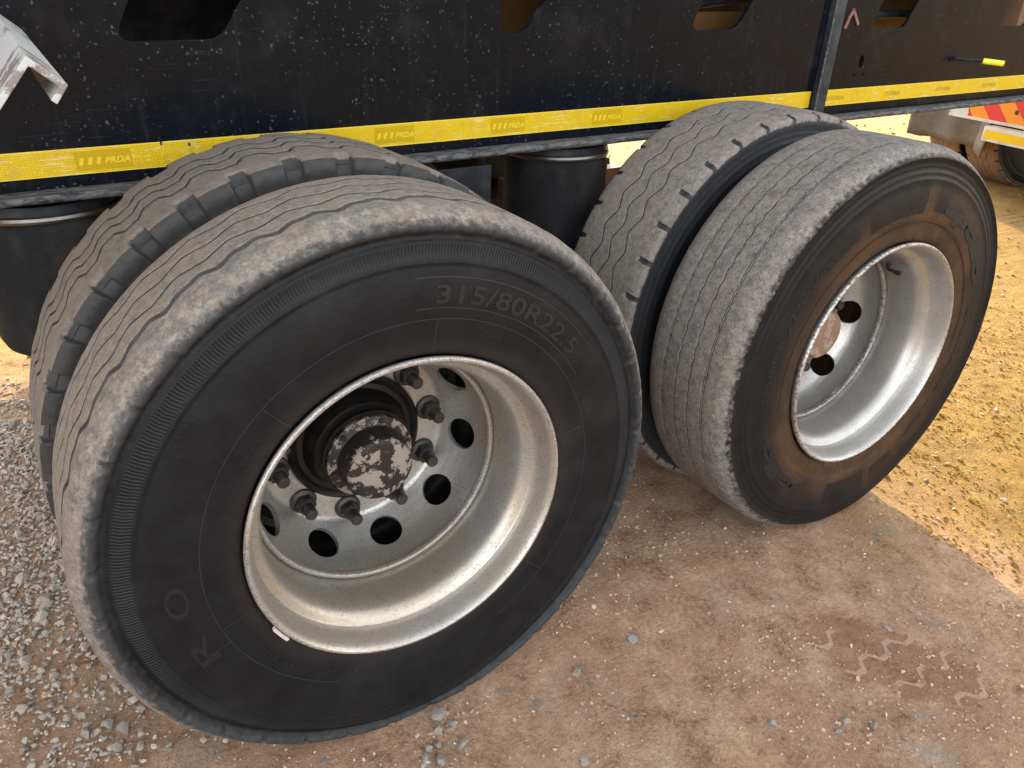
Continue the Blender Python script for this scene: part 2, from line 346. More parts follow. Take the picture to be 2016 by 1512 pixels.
def M_panel():
    s = Mat('black_painted_steel'); x, y, z = s.sep()
    n1 = s.noise(3, 5, .6); n2 = s.noise(60, 6, .7)
    c = s.ramp(n1, (.3, (.0026, .0040, .0064)), (.7, (.0044, .0060, .0088)))
    # thin dust film with vertical run marks
    st = s.noise(1, 5, .65, v=s.comb(s.math('MULTIPLY', x, 55), 0, s.math('MULTIPLY', z, 3.5)))
    c = s.mix(s.math('MULTIPLY', s.step(st, .52, .80), .16), c, (.05, .056, .064))
    c = s.mix(s.math('MULTIPLY', s.step(s.noise(7, 5, .7), .50, .75), .06), c, (.12, .12, .12))
    sm = s.noise(1, 3, .5, v=s.comb(s.math('MULTIPLY', x, 6), 0, s.math('MULTIPLY', z, 260)))
    c = s.mix(s.math('MULTIPLY', s.math('MULTIPLY', s.step(sm, .60, .68), s.step(s.noise(4, 3, .5), .5, .62)), .06), c, (.22, .23, .24))
    # dried mud splashes: ragged dots of several sizes, thickest towards the rear wheel
    dens = s.math('MULTIPLY', s.step(x, 1.9, -.1), 1.0)
    tot = 0
    wv = s.new('VectorMath', operation='ADD'); nz = s.new('TexNoise'); s.put(nz.inputs['Vector'], s.obj()); nz.inputs['Scale'].default_value = 170; nz.inputs['Detail'].default_value = 3
    sc = s.new('VectorMath', operation='SCALE'); s.put(sc.inputs[0], nz.outputs['Color']); sc.inputs['Scale'].default_value = .011
    s.put(wv.inputs[0], s.comb(x, 0, z)); s.put(wv.inputs[1], sc.outputs[0])
    for k, (sca, rad, keep) in enumerate(((60, .34, .68), (125, .42, .69), (30, .20, .82))):
        v = s.mapv(loc=(k * 3.7, 0, k * 1.9), v=wv.outputs[0])
        vn = s.new('TexVoronoi', feature='F1', voronoi_dimensions='3D'); s.put(vn.inputs['Vector'], v); vn.inputs['Scale'].default_value = sca
        rc = s.sep(vn.outputs['Color'])[0]
        th_ = s.math('SUBTRACT', keep + .28, s.math('MULTIPLY', dens, .26))
        on = s.step(s.math('SUBTRACT', rc, th_), 0, .02)
        rr = s.math('MULTIPLY', s.sep(vn.outputs['Color'])[1], rad)
        dot = s.step(s.math('SUBTRACT', vn.outputs['Distance'], rr), .04, -.06)
        tot = s.math('MAXIMUM', tot, s.math('MULTIPLY', on, dot))
    tot = s.math('MULTIPLY', tot, s.math('MULTIPLY', s.step(n2, .40, .60), s.step(s.noise(5, 4, .65, v=s.mapv(loc=(2, 0, 6))), .36, .56)))
    c = s.mix(s.math('MULTIPLY', tot, .55), c, (.10, .112, .124))
    ro = s.mix(tot, s.ramp(s.noise(9, 6, .7), (.35, .12), (.7, .26)), .8)
    return s.fin(c, ro, 0, None, .09)

def M_flange():
    s = Mat('dirty_flange_steel'); n = s.noise(8, 6, .7); n2 = s.noise(90, 6, .75, v=s.mapv(scale=(.35, 1, 1)))
    c = s.mix(s.step(n2, .40, .60), (.012, .0145, .018), (.105, .108, .108))
    c = s.mix(s.math('MULTIPLY', s.step(n, .5, .7), .6), c, (.085, .078, .070))
    return s.fin(c, .72, 0, s.bump(n2, .8, .004), .35)

def M_tape():
    s = Mat('yellow_reflective_tape'); x, y, z = s.sep(); v = s.comb(x, 0, z)
    he = s.vor(225, 'DISTANCE_TO_EDGE', v=v, rand=.45)
    c = s.mix(s.step(he, .05, .16), (.60, .43, .018), (.43, .28, .002))
    c = s.mix(s.math('MULTIPLY', s.step(s.noise(3, 4, .6), .42, .66), .35), c, (.52, .37, .006))
    sc = s.noise(1, 5, .7, v=s.comb(s.math('MULTIPLY', x, 16), 0, s.math('MULTIPLY', z, 130)))
    w = s.math('MULTIPLY', s.step(sc, .52, .66), s.step(s.noise(7, 4, .6, v=s.mapv(loc=(1, 4, 2))), .44, .60))
    c = s.mix(s.math('MULTIPLY', w, .70), c, (.55, .49, .36))
    c = s.mix(s.math('MULTIPLY', s.step(s.noise(22, 6, .7, v=s.mapv(loc=(6, 1, 2))), .50, .72), .45), c, (.30, .23, .05))
    edge = s.step(s.math('ABSOLUTE', s.math('SUBTRACT', z, AX + .5045)), .0222, .0232)
    c = s.mix(s.math('MULTIPLY', edge, .6), c, (.66, .52, .07))
    dk = s.vor(16, 'F1', v=s.mapv(scale=(1, 1, .55), loc=(.3, 0, .9), v=v))
    c = s.mix(s.step(dk, .055, .045), c, (.05, .035, .03))
    return s.fin(c, s.mix(w, .22, .6), 0, s.bump(he, .15, .0006), .5)

def M_white_chip():
    s = Mat('chipped_white_paint'); n = s.noise(15, 6, .7); b = s.noise(110, 5, .7)
    m = s.step(s.math('ADD', n, s.math('MULTIPLY', s.math('SUBTRACT', b, .5), .2)), .54, .59)
    c = s.mix(m, s.mix(b, (.34, .35, .35), (.50, .51, .50)), s.mix(b, (.10, .085, .08), (.26, .22, .20)))
    return s.fin(c, .55, 0, s.bump(m, .5, -.001))

def M_chevron():
    s = Mat('red_orange_hazard_sheet'); x, y, z = s.sep()
    f = s.math('FRACT', s.math('DIVIDE', s.math('ADD', y, s.math('MULTIPLY', z, -1.0)), .27))
    c = s.mix(s.step(s.math('ABSOLUTE', s.math('SUBTRACT', f, .5)), .247, .253), (.50, .012, .016), (.62, .20, .002))
    d = s.vor(22, 'F1'); c = s.mix(s.step(d, .06, .045), c, (.12, .09, .06))
    return s.fin(c, .35, 0, None, .5)

MG = M_ground()
M_gA = M_stone('grey_gravel', (.43, .385, .325)); M_gB = M_stone('grey_rock', (.29, .27, .24)); M_gC = M_stone('reddish_dirt_clod', (.46, .315, .215)); M_gD = M_stone('sunlit_tint_clod', (.24, .14, .019))  # last one: clods with the yellow of sunlight painted in
MT = {k: M_tyre('worn_tyre_rubber_' + k, k) for k in 'ABCD'}
M_let = M_lettering('moulded_rubber', (.0076, .0080, .0092), .45); M_letC = M_lettering('clean_moulded_rubber', (.0045, .0050, .0062), .55)
M_line = M_lettering('scuffed_raised_line', (.019, .019, .019), .5)
M_rimA = M_rim('silver_rim_dusty', .60, .6); M_rimC = M_rim('silver_rim_clean', .10, .42, 170, .85)
M_capA = M_cap('flaking_grey_cap_paint', (.25, .212, .178), (.020, .015, .0135), .50); M_capC = M_cap('rusty_cap', (.21, .125, .085), (.36, .27, .21), .55)
M_hub = M_simple('greasy_black_hub', (.005, .005, .0055), .40, 0, .4, 20, .4, .002, (.018, .014, .011), .5)
M_nut = M_simple('dark_nut_steel', (.045, .042, .040), .45, .4, .4, 60, .4, .001, (.10, .075, .06), .4)
M_pan = M_panel(); M_fl = M_flange(); M_tape_m = M_tape()
M_print = M_simple('tape_print_patch', (.40, .265, .0025), .3, 0, .10, 60, .1)
M_pale = M_simple('pale_tape_print', (.56, .42, .02), .35, 0, .08, 60, .1); M_darkp = M_simple('faded_dark_print', (.36, .25, .01), .4, 0, .15, 60, .1)
M_wh = M_white_chip(); M_chev = M_chevron()
M_bell = M_simple('air_spring_rubber', (.009, .0098, .0112), .75, 0, .35, 14, .4, .0015, (.034, .031, .028), .55, .12)
M_bead = M_simple('brushed_bead_ring', (.17, .155, .14), .32, .85, .3, 30, .3, .001, (.10, .07, .05), .5)
M_blk = M_simple('underbody_black', (.009, .011, .0145), .55, 0, .4, 12, .5, .002, (.065, .072, .078), .45, .2)
M_brn = M_simple('dusty_underbody', (.10, .060, .034), .8, 0, .35, 10, .4, .002, (.17, .105, .06), .6)
M_warm = M_simple('orange_glow_steel', (.10, .048, .013), .8, 0, .3, 9, .4, .002, (.13, .07, .025), .5)  # warm glow of the cutout interior painted into the base colour
M_rust = M_simple('rust_bar', (.20, .105, .07), .85, 0, .35, 70, .5, .001)
M_ysl = M_simple('yellow_sleeve', (.72, .66, .05), .45, 0, .12, 80, .2)
M_flap = M_simple('grey_mud_flap', (.095, .083, .071), .75, 0, .25, 7, .3, .002, (.22, .16, .11), .45)
M_wht = M_simple('dull_white_paint', (.50, .47, .42), .5, 0, .12, 14, .3, .001, (.30, .22, .15), .5)
M_ytp = M_simple('yellow_sheet', (.58, .38, .006), .35, 0, .10, 40, .1)
M_shade = M_simple('grey_shade_body', (.25, .25, .25), .5, 0, .15, 5, .2)  # for the added shading bulk only

# ------------------------------------------------------------------ ground
def gh(x, y):
    rough = smooth01(1.5, 2.2, x + .6 * fbm(x * 1.4, y * 1.4, 5, 2))
    h = .008 * fbm(x * 1.3, y * 1.3, 1, 3) + .007 * fbm(x * 6, y * 6, 11, 3) + (.006 + .001 * rough) * fbm(x * 22, y * 22, 21, 2)
    h = h + (.0040 + .0035 * rough) * fbm(x * 50, y * 50, 31, 2)
    flat = 0
    for cx in (0, 1.2804):
        for cy in (.30, 2.13):
            flat = np.maximum(flat, smooth01(.75, .25, np.abs(x - cx)) * smooth01(.7, .38, np.abs(y - cy)))
    return h * (1 - .75 * flat)
def axis_lines(a, b, st, far, g=1.22):
    mid = list(np.arange(a, b + 1e-6, st)); lo = []; hi = []; d = st; v = a
    while v > -far: d *= g; v -= d; lo.append(v)
    d = st; v = mid[-1]
    while v < far: d *= g; v += d; hi.append(v)
    return np.array(lo[::-1] + mid + hi)
gx = axis_lines(-1.05, 3.3, .0085, 900); gy = axis_lines(-1.0, 2.5, .0085, 900)
GX, GY = np.meshgrid(gx, gy, indexing='ij')
dst = np.hypot(np.maximum(0, np.abs(GX - 1) - 3), np.maximum(0, np.abs(GY - .8) - 3))
GZ = gh(GX, GY) * np.clip(1 - dst / 30, 0, 1)
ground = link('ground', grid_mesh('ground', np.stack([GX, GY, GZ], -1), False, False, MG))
tag(ground, 'reddish compacted dirt yard with gravel and its sunlit part tinted ochre', 'ground', kind='structure')

def stone_mesh(name, seed, flat=.62):
    r = random.Random(seed); bm = bmesh.new()
    for k in range(15):
        v = Vector((r.gauss(0, 1), r.gauss(0, 1), r.gauss(0, 1))).normalized() * r.uniform(.85, 1.05)
        bm.verts.new((v.x, v.y * r.uniform(.72, .85), v.z * flat))
    res = bmesh.ops.convex_hull(bm, input=bm.verts)
    bmesh.ops.delete(bm, geom=[g for g in res['geom_interior'] if isinstance(g, bmesh.types.BMVert)], context='VERTS')
    me = bpy.data.meshes.new(name); bm.to_mesh(me); bm.free()
    return me
SV = [stone_mesh('stone', 100 + k, (.5, .62, .75)[k % 3]) for k in range(16)]
SMESH = {}
for mi, mm in enumerate((M_gA, M_gB, M_gC, M_gD)):
    for k, me in enumerate(SV):
        c = me.copy(); c.materials.append(mm); SMESH[mi, k] = c
CRn = np.array([[CR[i][j] for j in range(3)] for i in range(3)])
def to_px(P):
    c = (P - CAM) @ CRn; return 1008 + 1527 * c[:, 0] / -c[:, 2], 756 - 1527 * c[:, 1] / -c[:, 2], -c[:, 2]
def scatter():
    out = []
    def put(n, x0, x1, y0, y1, dens, lo, hi, pw, mats):
        x = rng.uniform(x0, x1, n); y = rng.uniform(y0, y1, n); keep = rng.uniform(0, 1, n) < dens(x, y)
        x, y = x[keep], y[keep]; k = len(x); sz = lo + (hi - lo) * rng.uniform(0, 1, k) ** pw
        mt = rng.choice(4, k, p=tuple(mats) + (1 - sum(mats),) if len(mats) == 3 else mats)
        for a in zip(x, y, sz, mt): out.append(a)
    cl = lambda x, y: smooth01(.38, .60, .5 + fbm(x * 4, y * 4, 51, 3)) 
    # thick gravel beside and behind the front wheel
    g = lambda x, y: np.clip(smooth01(-.18, -.36, x + .18 * fbm(x * 3, y * 3, 61, 2) - .10 * (y - .4)) * smooth01(2.2, 1.7, y) * (.35 + .65 * smooth01(.40, .55, .5 + fbm(x * 5, y * 5, 71, 2))) * smooth01(.05, .45, y + .9 * (x + .75) * 0 + .12 * fbm(x * 6, y * 6, 81, 2)) * 1.0, 0, 1)
    put(36000, -1.1, .1, -.1, 2.1, g, .0028, .0115, 2.2, (.80, .12, .08))
    put(800, -1.1, .1, .05, 2.0, g, .011, .021, 2.0, (.85, .12, .03))
    put(2500, -1.0, .05, -.2, 1.0, lambda x, y: .5 * cl(x, y) + .15, .002, .006, 2, (.45, .1, .45))
    # scattered pebbles in front
    put(9000, -.4, 1.55, -.95, .45, lambda x, y: .20 + .80 * cl(x + 3, y), .0012, .0052, 2.6, (.12, .08, .80))
    put(420, -.2, 1.5, -.9, .45, lambda x, y: .05 + .75 * cl(x + 3, y), .005, .010, 2.2, (.20, .15, .65))
    # sunlit side
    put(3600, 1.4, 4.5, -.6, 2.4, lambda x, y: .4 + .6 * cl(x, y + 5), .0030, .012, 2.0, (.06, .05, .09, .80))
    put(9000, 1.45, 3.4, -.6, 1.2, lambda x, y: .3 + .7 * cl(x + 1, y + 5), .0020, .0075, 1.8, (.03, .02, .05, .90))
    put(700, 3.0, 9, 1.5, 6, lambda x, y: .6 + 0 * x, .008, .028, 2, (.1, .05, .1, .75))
    put(500, -1.3, .5, 1.6, 3.6, lambda x, y: .5 + 0 * x, .004, .013, 2, (.1, .05, .1, .75))
    # single larger rocks seen in the photograph
    for x, y, s_ in ((.016, -.023, .021), (-.002, -.052, .016), (.033, -.052, .012), (-.016, -.079, .015), (-.034, -.079, .013), (.029, -.105, .014), (-.053, -.101, .016), (-.025, -.114, .016), (.079, -.044, .010),
                     (.158, -.034, .009), (.324, -.074, .014), (.491, -.062, .016), (.593, -.385, .014), (.21, -.258, .012), (-.659, .689, .024), (-.723, .603, .013), (-.569, .555, .011), (-.562, .295, .016), (-.219, -.002, .011),
                     (-.642, .49, .011), (.729, -.459, .013), (.769, -.496, .014), (.786, -.165, .007), (.695, -.466, .010), (-.662, 1.299, .016), (-.579, 1.179, .014), (-.622, 1.109, .015), (.742, .129, .008), (.209, -.098, .011)):
        m_ = 1 if x > -.5 else 0
        out.append((x, y, s_, m_))
    return out
ST = scatter()
SX = np.array([s[0] for s in ST]); SY = np.array([s[1] for s in ST]); SS = np.array([s[2] for s in ST]); SM = np.array([s[3] for s in ST], int)
def in_tyre(x, y):
    m = np.zeros(len(x), bool)
    for cx in (0, 1.2804):
        for a, b in ((-.02, .25), (.35, .62), (1.81, 2.08), (2.18, 2.45)):
            m |= (np.abs(x - cx) < .16) & (y > a) & (y < b)
    return m
ok = ~in_tyre(SX, SY); SX, SY, SS, SM = SX[ok], SY[ok], SS[ok], SM[ok]
SZ = gh(SX, SY) + SS * .22
px, py, dep = to_px(np.stack([SX, SY, SZ], -1))
vis = (px > 0) & (px < 2016) & (py > 0) & (py < 1512) & (dep > 0)
# hidden behind the wheels' discs as seen in plan: keep only those in front of, or left of, the tyres
def behind_wheel(x, y, z):
    P = np.stack([x, y, z], -1); d = P - CAM; m = np.zeros(len(x), bool)
    for cx in (0, 1.2804):
        for yy in (0, .24, .36, .6):
            t = (yy - CAM[1]) / d[:, 1]; h = CAM + d * t[:, None]
            m |= (t > 0) & (t < 1) & (np.hypot(h[:, 0] - cx, h[:, 2] - AX) < .505)
    return m
vis &= ~behind_wheel(SX, SY, SZ)
size = np.where(vis, SS / np.maximum(dep, .1), 0)
order = np.argsort(-size); big = set(order[:300].tolist())
rotz = rng.uniform(0, 2 * PI, len(SX)); tilt = rng.normal(0, .25, (len(SX), 2)); var = rng.integers(0, 16, len(SX)); asp = rng.uniform(.75, 1.3, len(SX))
VV = []; FF = []; TT_ = []; MI = []; base = 0
SVN = [(np.array([v.co[:] for v in me.vertices]), [tuple(p.vertices) for p in me.polygons]) for me in SV]
for i in range(len(SX)):
    Mx = Matrix.Translation((SX[i], SY[i], SZ[i])) @ Matrix.Rotation(rotz[i], 4, 'Z') @ Matrix.Rotation(tilt[i, 0], 4, 'X') @ Matrix.Rotation(tilt[i, 1], 4, 'Y') @ Matrix.Diagonal((SS[i] * asp[i], SS[i] / asp[i] ** .5, SS[i], 1))
    if i in big:
        o = bpy.data.objects.new('stone', SMESH[int(SM[i]), int(var[i])]); COL.objects.link(o); o.parent = ground; o.matrix_local = Mx
    else:
        V, F = SVN[var[i]]; A = np.array(Mx)
        VV.append(V @ A[:3, :3].T + A[:3, 3]); FF += [tuple(base + k for k in f) for f in F]; MI += [int(SM[i])] * len(F)
        TT_ += [float((i * .6180339) % 1)] * len(V); base += len(V)
me = mesh_np('gravel', np.concatenate(VV), FF, smooth=False)
for m_ in (M_gA, M_gB, M_gC, M_gD): me.materials.append(m_)
me.polygons.foreach_set('material_index', MI)
at = me.attributes.new('tone', 'FLOAT', 'POINT'); at.data.foreach_set('value', TT_)
gravel = link('gravel', me, ground); tag(gravel, kind='stuff')

# ------------------------------------------------------------------ wheels
def tri(t):  # triangle wave -1..1, period 1
    t = t - np.floor(t); return np.where(t < .5, 4 * t - 1, 3 - 4 * t)
def trap(t, k=1.6): return np.clip(tri(t) * k, -1, 1)
YC = .152             # tyre centre plane behind the outer rim edge
SIDE = {  # side wall half profile: (distance from centre plane, radius below tread radius .525)
    'A': [(.095, .284), (.128, .2945), (.1385, .3000), (.1425, .3060), (.1440, .316), (.1452, .335), (.1462, .352), (.1470, .366), (.1476, .380), (.1478, .400), (.1466, .425), (.1430, .446),
          (.1420, .4515), (.1440, .4545), (.1400, .4575), (.1380, .470), (.1358, .481), (.1362, .4845), (.1335, .4865), (.1305, .4915), (.1308, .4965), (.1360, .4985), (.1395, .5025), (.1416, .5065)],
    'C': [(.095, .284), (.128, .2945), (.1385, .3000), (.1425, .3060), (.1440, .316), (.1452, .335), (.1458, .3465), (.1466, .3478), (.1472, .360), (.1478, .380), (.1478, .400), (.1462, .425), (.1432, .4445),
          (.1440, .4465), (.1425, .449), (.1402, .459), (.1410, .461), (.1390, .464), (.1368, .474), (.1374, .475), (.1360, .478), (.1374, .486), (.1400, .493)]}
def side_y(kind, r):
    P = SIDE[kind]; return float(np.interp(r, [q[1] for q in P], [q[0] for q in P]))
def tyre_mesh(kind, R, seed):
    npit = 36
    if kind == 'B':   # theta samples packed at the lug edges
        u = np.array([0, .04, .08, .12, .16, .20, .26, .28, .30, .33, .36, .42, .48, .54, .60, .63, .66, .68, .70, .75, .80, .85, .90, .95])
    elif kind == 'D':
        u = np.array([0, .05, .1, .15, .2, .25, .3, .35, .40, .43, .45, .47, .5, .53, .55, .57, .60, .65, .7, .75, .8, .85, .9, .95])
    else: u = np.arange(32) / 32
    T = ((np.arange(npit)[:, None] + u[None, :]) / npit).reshape(-1); n = len(T); th = T * 2 * PI; U = np.tile(u, npit)
    a = .141; drop = {'A': .0275, 'B': .006, 'C': .0275, 'D': .010}[kind]
    sidek = 'A' if kind in 'A' else 'C'
    sh = [(y, r) for y, r in SIDE[sidek]] if kind in 'AC' else [(y, .30 + (r - .30) * (R - .326) / .2) if r > .30 else (y, r) for y, r in SIDE[sidek]]
    if kind in 'BD': sh = [(y * .985, r) for y, r in sh if not (.34 < r < .365)]
    def rb(y):
        b = np.abs(y) / a; return R - .003 * b ** 2 - (drop - .003) * np.clip((b - .66) / .34, 0, 1.2) ** 2.2
    G = {'A': [(-.070, .0072, .011, lambda t: .0070 * np.sin(2 * PI * t * npit) + .0036 * np.sin(4 * PI * t * npit + 1)), (-.024, .0036, .009, lambda t: .0080 * trap(t * npit + .1, 1.2)),
               (.024, .0035, .009, lambda t: .0080 * trap(t * npit + .35, 1.2)), (.072, .0034, .008, lambda t: .0075 * trap(t * npit + .6, 1.2))],
         'B': [(-.050, .0066, .013, lambda t: .0145 * trap(t * npit, 2.6)), (.0, .0062, .013, lambda t: .0145 * trap(t * npit, 2.6)), (.050, .0062, .013, lambda t: .0145 * trap(t * npit, 2.6))],
         'C': [(-.068, .0009, .006, lambda t: -.0014 - .0019 * np.abs(np.sin(PI * t * 170))), (-.0679, .0009, .006, lambda t: .0014 + .0019 * np.abs(np.sin(PI * t * 170))), (-.022, .0011, .005, lambda t: .0016 * np.sin(2 * PI * t * 85)),
               (.022, .0011, .005, lambda t: .0016 * np.sin(2 * PI * t * 85 + 2)), (.066, .0008, .006, lambda t: -.0013 - .0015 * np.abs(np.sin(PI * t * 170))), (.0661, .0008, .006, lambda t: .0013 + .0015 * np.abs(np.sin(PI * t * 170)))],
         'D': [(-.047, .0022, .009, lambda t: .0085 * trap(t * npit, 1.35)), (.0, .0019, .009, lambda t: .0085 * trap(t * npit + .3, 1.35)), (.047, .0019, .009, lambda t: .0085 * trap(t * npit, 1.35))]}[kind]
    cols = []       # (y[n], r[n], tread[n], shoulder[n])
    def const(v): return np.full(n, float(v))
    for y, r in sh: cols.append([const(-y), const(r), const(0), const(0)])
    ys = [const(-a)]; dp = [0.]; fl = [1.]
    prev = const(-a); tr = []
    seq = []
    for (y0, w, d, f) in sorted(G, key=lambda g: g[0]):
        c = y0 + f(T)
        if kind == 'C':
            d = d * (.55 + .45 * np.abs(np.sin(2 * PI * T * 85)))      # link-like wear of the sipe
        seq.append((c, w, d))
    edges = [(const(-a), None)]
    tc = [(const(-a), 0, 1)]
    last = const(-a)
    for c, w, d in seq:
        L = c - w * 1.5
        for k in range(1, 9): tc.append((last + (L - last) * k / 9, 0, 1))
        tc += [(L, 0, 1), (c - w * 1.10, .0002, 1), (c - w, .0012, 0), (c - w * .80, d, 0), (c, d * 1.05, 0), (c + w * .80, d, 0), (c + w, .0012, 0), (c + w * 1.10, .0002, 1), (c + w * 1.5, 0, 1)]
        last = c + w * 1.5
    for k in range(1, 10): tc.append((last + (a - last) * k / 9, 0, 1))
    for y, d, t in tc:
        wear = .0011 * fbm(th * 26, y * 300, seed, 3)
        if kind in 'AC': wear = wear + .0016 * smooth01(-.07, -.112, y) * fbm(th * 22, y * 120, seed + 5, 3)
        cols.append([y, rb(y) - d + wear * (1 if t else .2), t * (1 - (.58 * smooth01(-.112, -.141, y) if kind in 'AC' else 0 * y)), smooth01(-.066, -.088, y) * (1 if kind == 'A' else .55) + (.45 if kind == 'C' else 0)])
    for y, r in sh[::-1]: cols.append([const(y), const(r), const(0), const(0)])
    Y = np.stack([c[0] for c in cols], 1); Rr = np.stack([c[1] for c in cols], 1); TR = np.stack([c[2] for c in cols], 1); SH = np.stack([c[3] for c in cols], 1)
    TR0 = TR.copy(); Uc = U[:, None]; Tc = T[:, None]; pid = np.floor(Tc * npit + 1e-6)
    if kind == 'A':   # little notches on the shoulder
        w = (smooth01(.06, .10, Uc) * smooth01(.24, .20, Uc)) * smooth01(-.128, -.134, Y) * smooth01(.497, .500, Rr) * smooth01(.520, .512, Rr)
        Y = Y + .0035 * w; 
    if kind == 'B':   # buttress lugs both sides
        win = smooth01(.28, .315, Uc) * smooth01(.68, .645, Uc)
        for sg in (-1, 1):
            y_in = .104 + .006 * vnoise(pid * 7.3, 0 * pid, 3)
            m = win * smooth01(y_in, y_in + .010, sg * Y) * smooth01(.470, .480, Rr)
            Rr = Rr - m * .016 * np.maximum(sg * Y < .1415, smooth01(.485, .525, Rr)); Y = Y - sg * m * .014 * smooth01(.124, .136, sg * Y)
            TR = TR * (1 - (m > .3))
        TR = np.where(np.abs(Y) > .1405, 0, TR)
    if kind == 'D':   # narrow worn shoulder slots
        for sg in (-1, 1):
            win = smooth01(.42, .455, Uc + 1.2 * (sg * Y - .118)) * smooth01(.58, .545, Uc + 1.2 * (sg * Y - .118))
            m = win * smooth01(.108, .113, sg * Y) * smooth01(.515, .519, Rr)
            Rr = Rr - m * .006; TR = TR * (1 - (m > .3))
    # weight on the contact patch
    Z = Rr * np.sin(th)[:, None]; X = Rr * np.cos(th)[:, None]
    over = np.clip(-AX - Z, 0, None); Z = np.maximum(Z, -AX - .0015)
    near = smooth01(-.25, -AX, Z) * smooth01(.30, .05, np.abs(X)) * smooth01(.30, .40, Rr) * smooth01(.505, .48, Rr)
    Y = Y + np.sign(Y) * near * .010
    P = np.stack([X, Y + YC, Z], -1)
    me = grid_mesh('tyre', P, True, False, MT[kind])
    GV = np.zeros_like(TR); ns_ = len(sh); GV[:, ns_:TR.shape[1] - ns_] = TR0[:, ns_:TR.shape[1] - ns_] < .01
    for nm, A in (('tread', TR), ('shoulder', SH), ('groove', GV)):
        at = me.attributes.new(nm, 'FLOAT', 'POINT'); at.data.foreach_set('value', A.reshape(-1).astype(np.float32))
    return me

def interp_curve(pts, n):
    pts = np.array(pts); s = np.r_[0, np.cumsum(np.hypot(*np.diff(pts, axis=0).T))]; t = np.linspace(0, s[-1], n)
    return np.stack([np.interp(t, s, pts[:, 0]), np.interp(t, s, pts[:, 1])], 1)
def rim_mesh(nh, hole_r, phase, mat, cone=((.2405, .208), (.2390, .222), (.2345, .238), (.2265, .255), (.216, .273), (.206, .287), (.199, .2955))):
    b = MB()
    barrel = [(.262, .10), (.270, .06), (.286, .030), (.293, .016), (.2975, .0095), (.2990, .0050), (.2985, .0010), (.2960, -.0016), (.2925, -.0016), (.2895, .0012), (.2872, .0060), (.2850, .0130), (.2825, .026), (.2795, .038),
              (.2768, .0478), (.2750, .0505), (.2710, .0535), (.2650, .0570), (.2590, .0625), (.2545, .0720), (.2525, .0800), (.2512, .0900), (.2500, .1100), (.2500, .1640), (.2510, .1800), (.256, .2000), (.266, .2200), (.280, .2300), (.299, .2340), (.299, .238), (.27, .238), (.255, .21)]
    b.lathe(barrel, 144)
    lip = [(.2512, .1720), (.2500, .1655), (.2470, .1612), (.2425, .1596), (.2385, .1612), (.2366, .1655), (.2372, .1705), (.2398, .1742), (.2418, .1775), (.2424, .1830), (.2420, .1930), (.2405, .2080)]
    b.lathe(lip, 144)
    flat = [(.199, .2955), (.1965, .2980), (.1925, .3008), (.187, .302), (.160, .302), (.1425, .302), (.1395, .3035), (.1395, .318)]
    b.lathe(flat, 144)
    # cone with punched hand holes
    C = interp_curve(cone, 60); s = np.r_[0, np.cumsum(np.hypot(*np.diff(C, axis=0).T))]; S1 = s[-1]; sc = S1 * .50
    rm = np.interp(sc, s, C[:, 0]); dphi = 2 * PI / nh; NB = 64; K = 6
    for h in range(nh):
        ph0 = phase + h * dphi; V = []; F = []
        W = dphi * rm / 2
        bd = []
        for k in range(NB):
            t = k / NB * 4; e = int(t); q = t - e
            bd.append(((-W + 2 * W * q), -sc) if e == 0 else (W, -sc + S1 * q) if e == 1 else (W - 2 * W * q, S1 - sc) if e == 2 else (-W, S1 - sc - S1 * q))
        for ring in range(K + 1):
            f = (ring / K) ** .8
            for (bx, by) in bd:
                an = math.atan2(by, bx); hx, hy = hole_r * math.cos(an), hole_r * math.sin(an)
                V.append((bx + (hx - bx) * f, by + (hy - by) * f, 0))
        for k in range(NB):
            an = math.atan2(bd[k][1], bd[k][0]); V.append((hole_r * .985 * math.cos(an), hole_r * .985 * math.sin(an), .003))
        for k in range(NB):
            an = math.atan2(bd[k][1], bd[k][0]); V.append((hole_r * .98 * math.cos(an), hole_r * .98 * math.sin(an), .011))
        out = []
        for (ux, us, dz) in V:
            S = min(max(us + sc, 0), S1); r = np.interp(S, s, C[:, 0]); y = np.interp(S, s, C[:, 1]); ph = ph0 - ux / rm
            e_ = S1 * .08; r2 = np.interp(min(S + e_, S1), s, C[:, 0]) - np.interp(max(S - e_, 0), s, C[:, 0]); y2 = np.interp(min(S + e_, S1), s, C[:, 1]) - np.interp(max(S - e_, 0), s, C[:, 1])
            L = math.hypot(r2, y2) or 1
            r += dz * y2 / L; y += dz * -r2 / L
            out.append((r * math.cos(ph), y, r * math.sin(ph)))
        for ring in range(K + 2):
            for k in range(NB):
                k2 = (k + 1) % NB; F.append((ring * NB + k, (ring + 1) * NB + k, (ring + 1) * NB + k2, ring * NB + k2))
        b.add(out, F)
    me = mesh_np('rim', b.V, b.F, True)
    bm = bmesh.new(); bm.from_mesh(me); bmesh.ops.remove_doubles(bm, verts=bm.verts, dist=2e-5); bmesh.ops.recalc_face_normals(bm, faces=bm.faces)
    for e in bm.edges: e.smooth = not (e.is_manifold and e.calc_face_angle(0) > .75)
    bm.to_mesh(me); bm.free(); me.materials.append(mat); return me

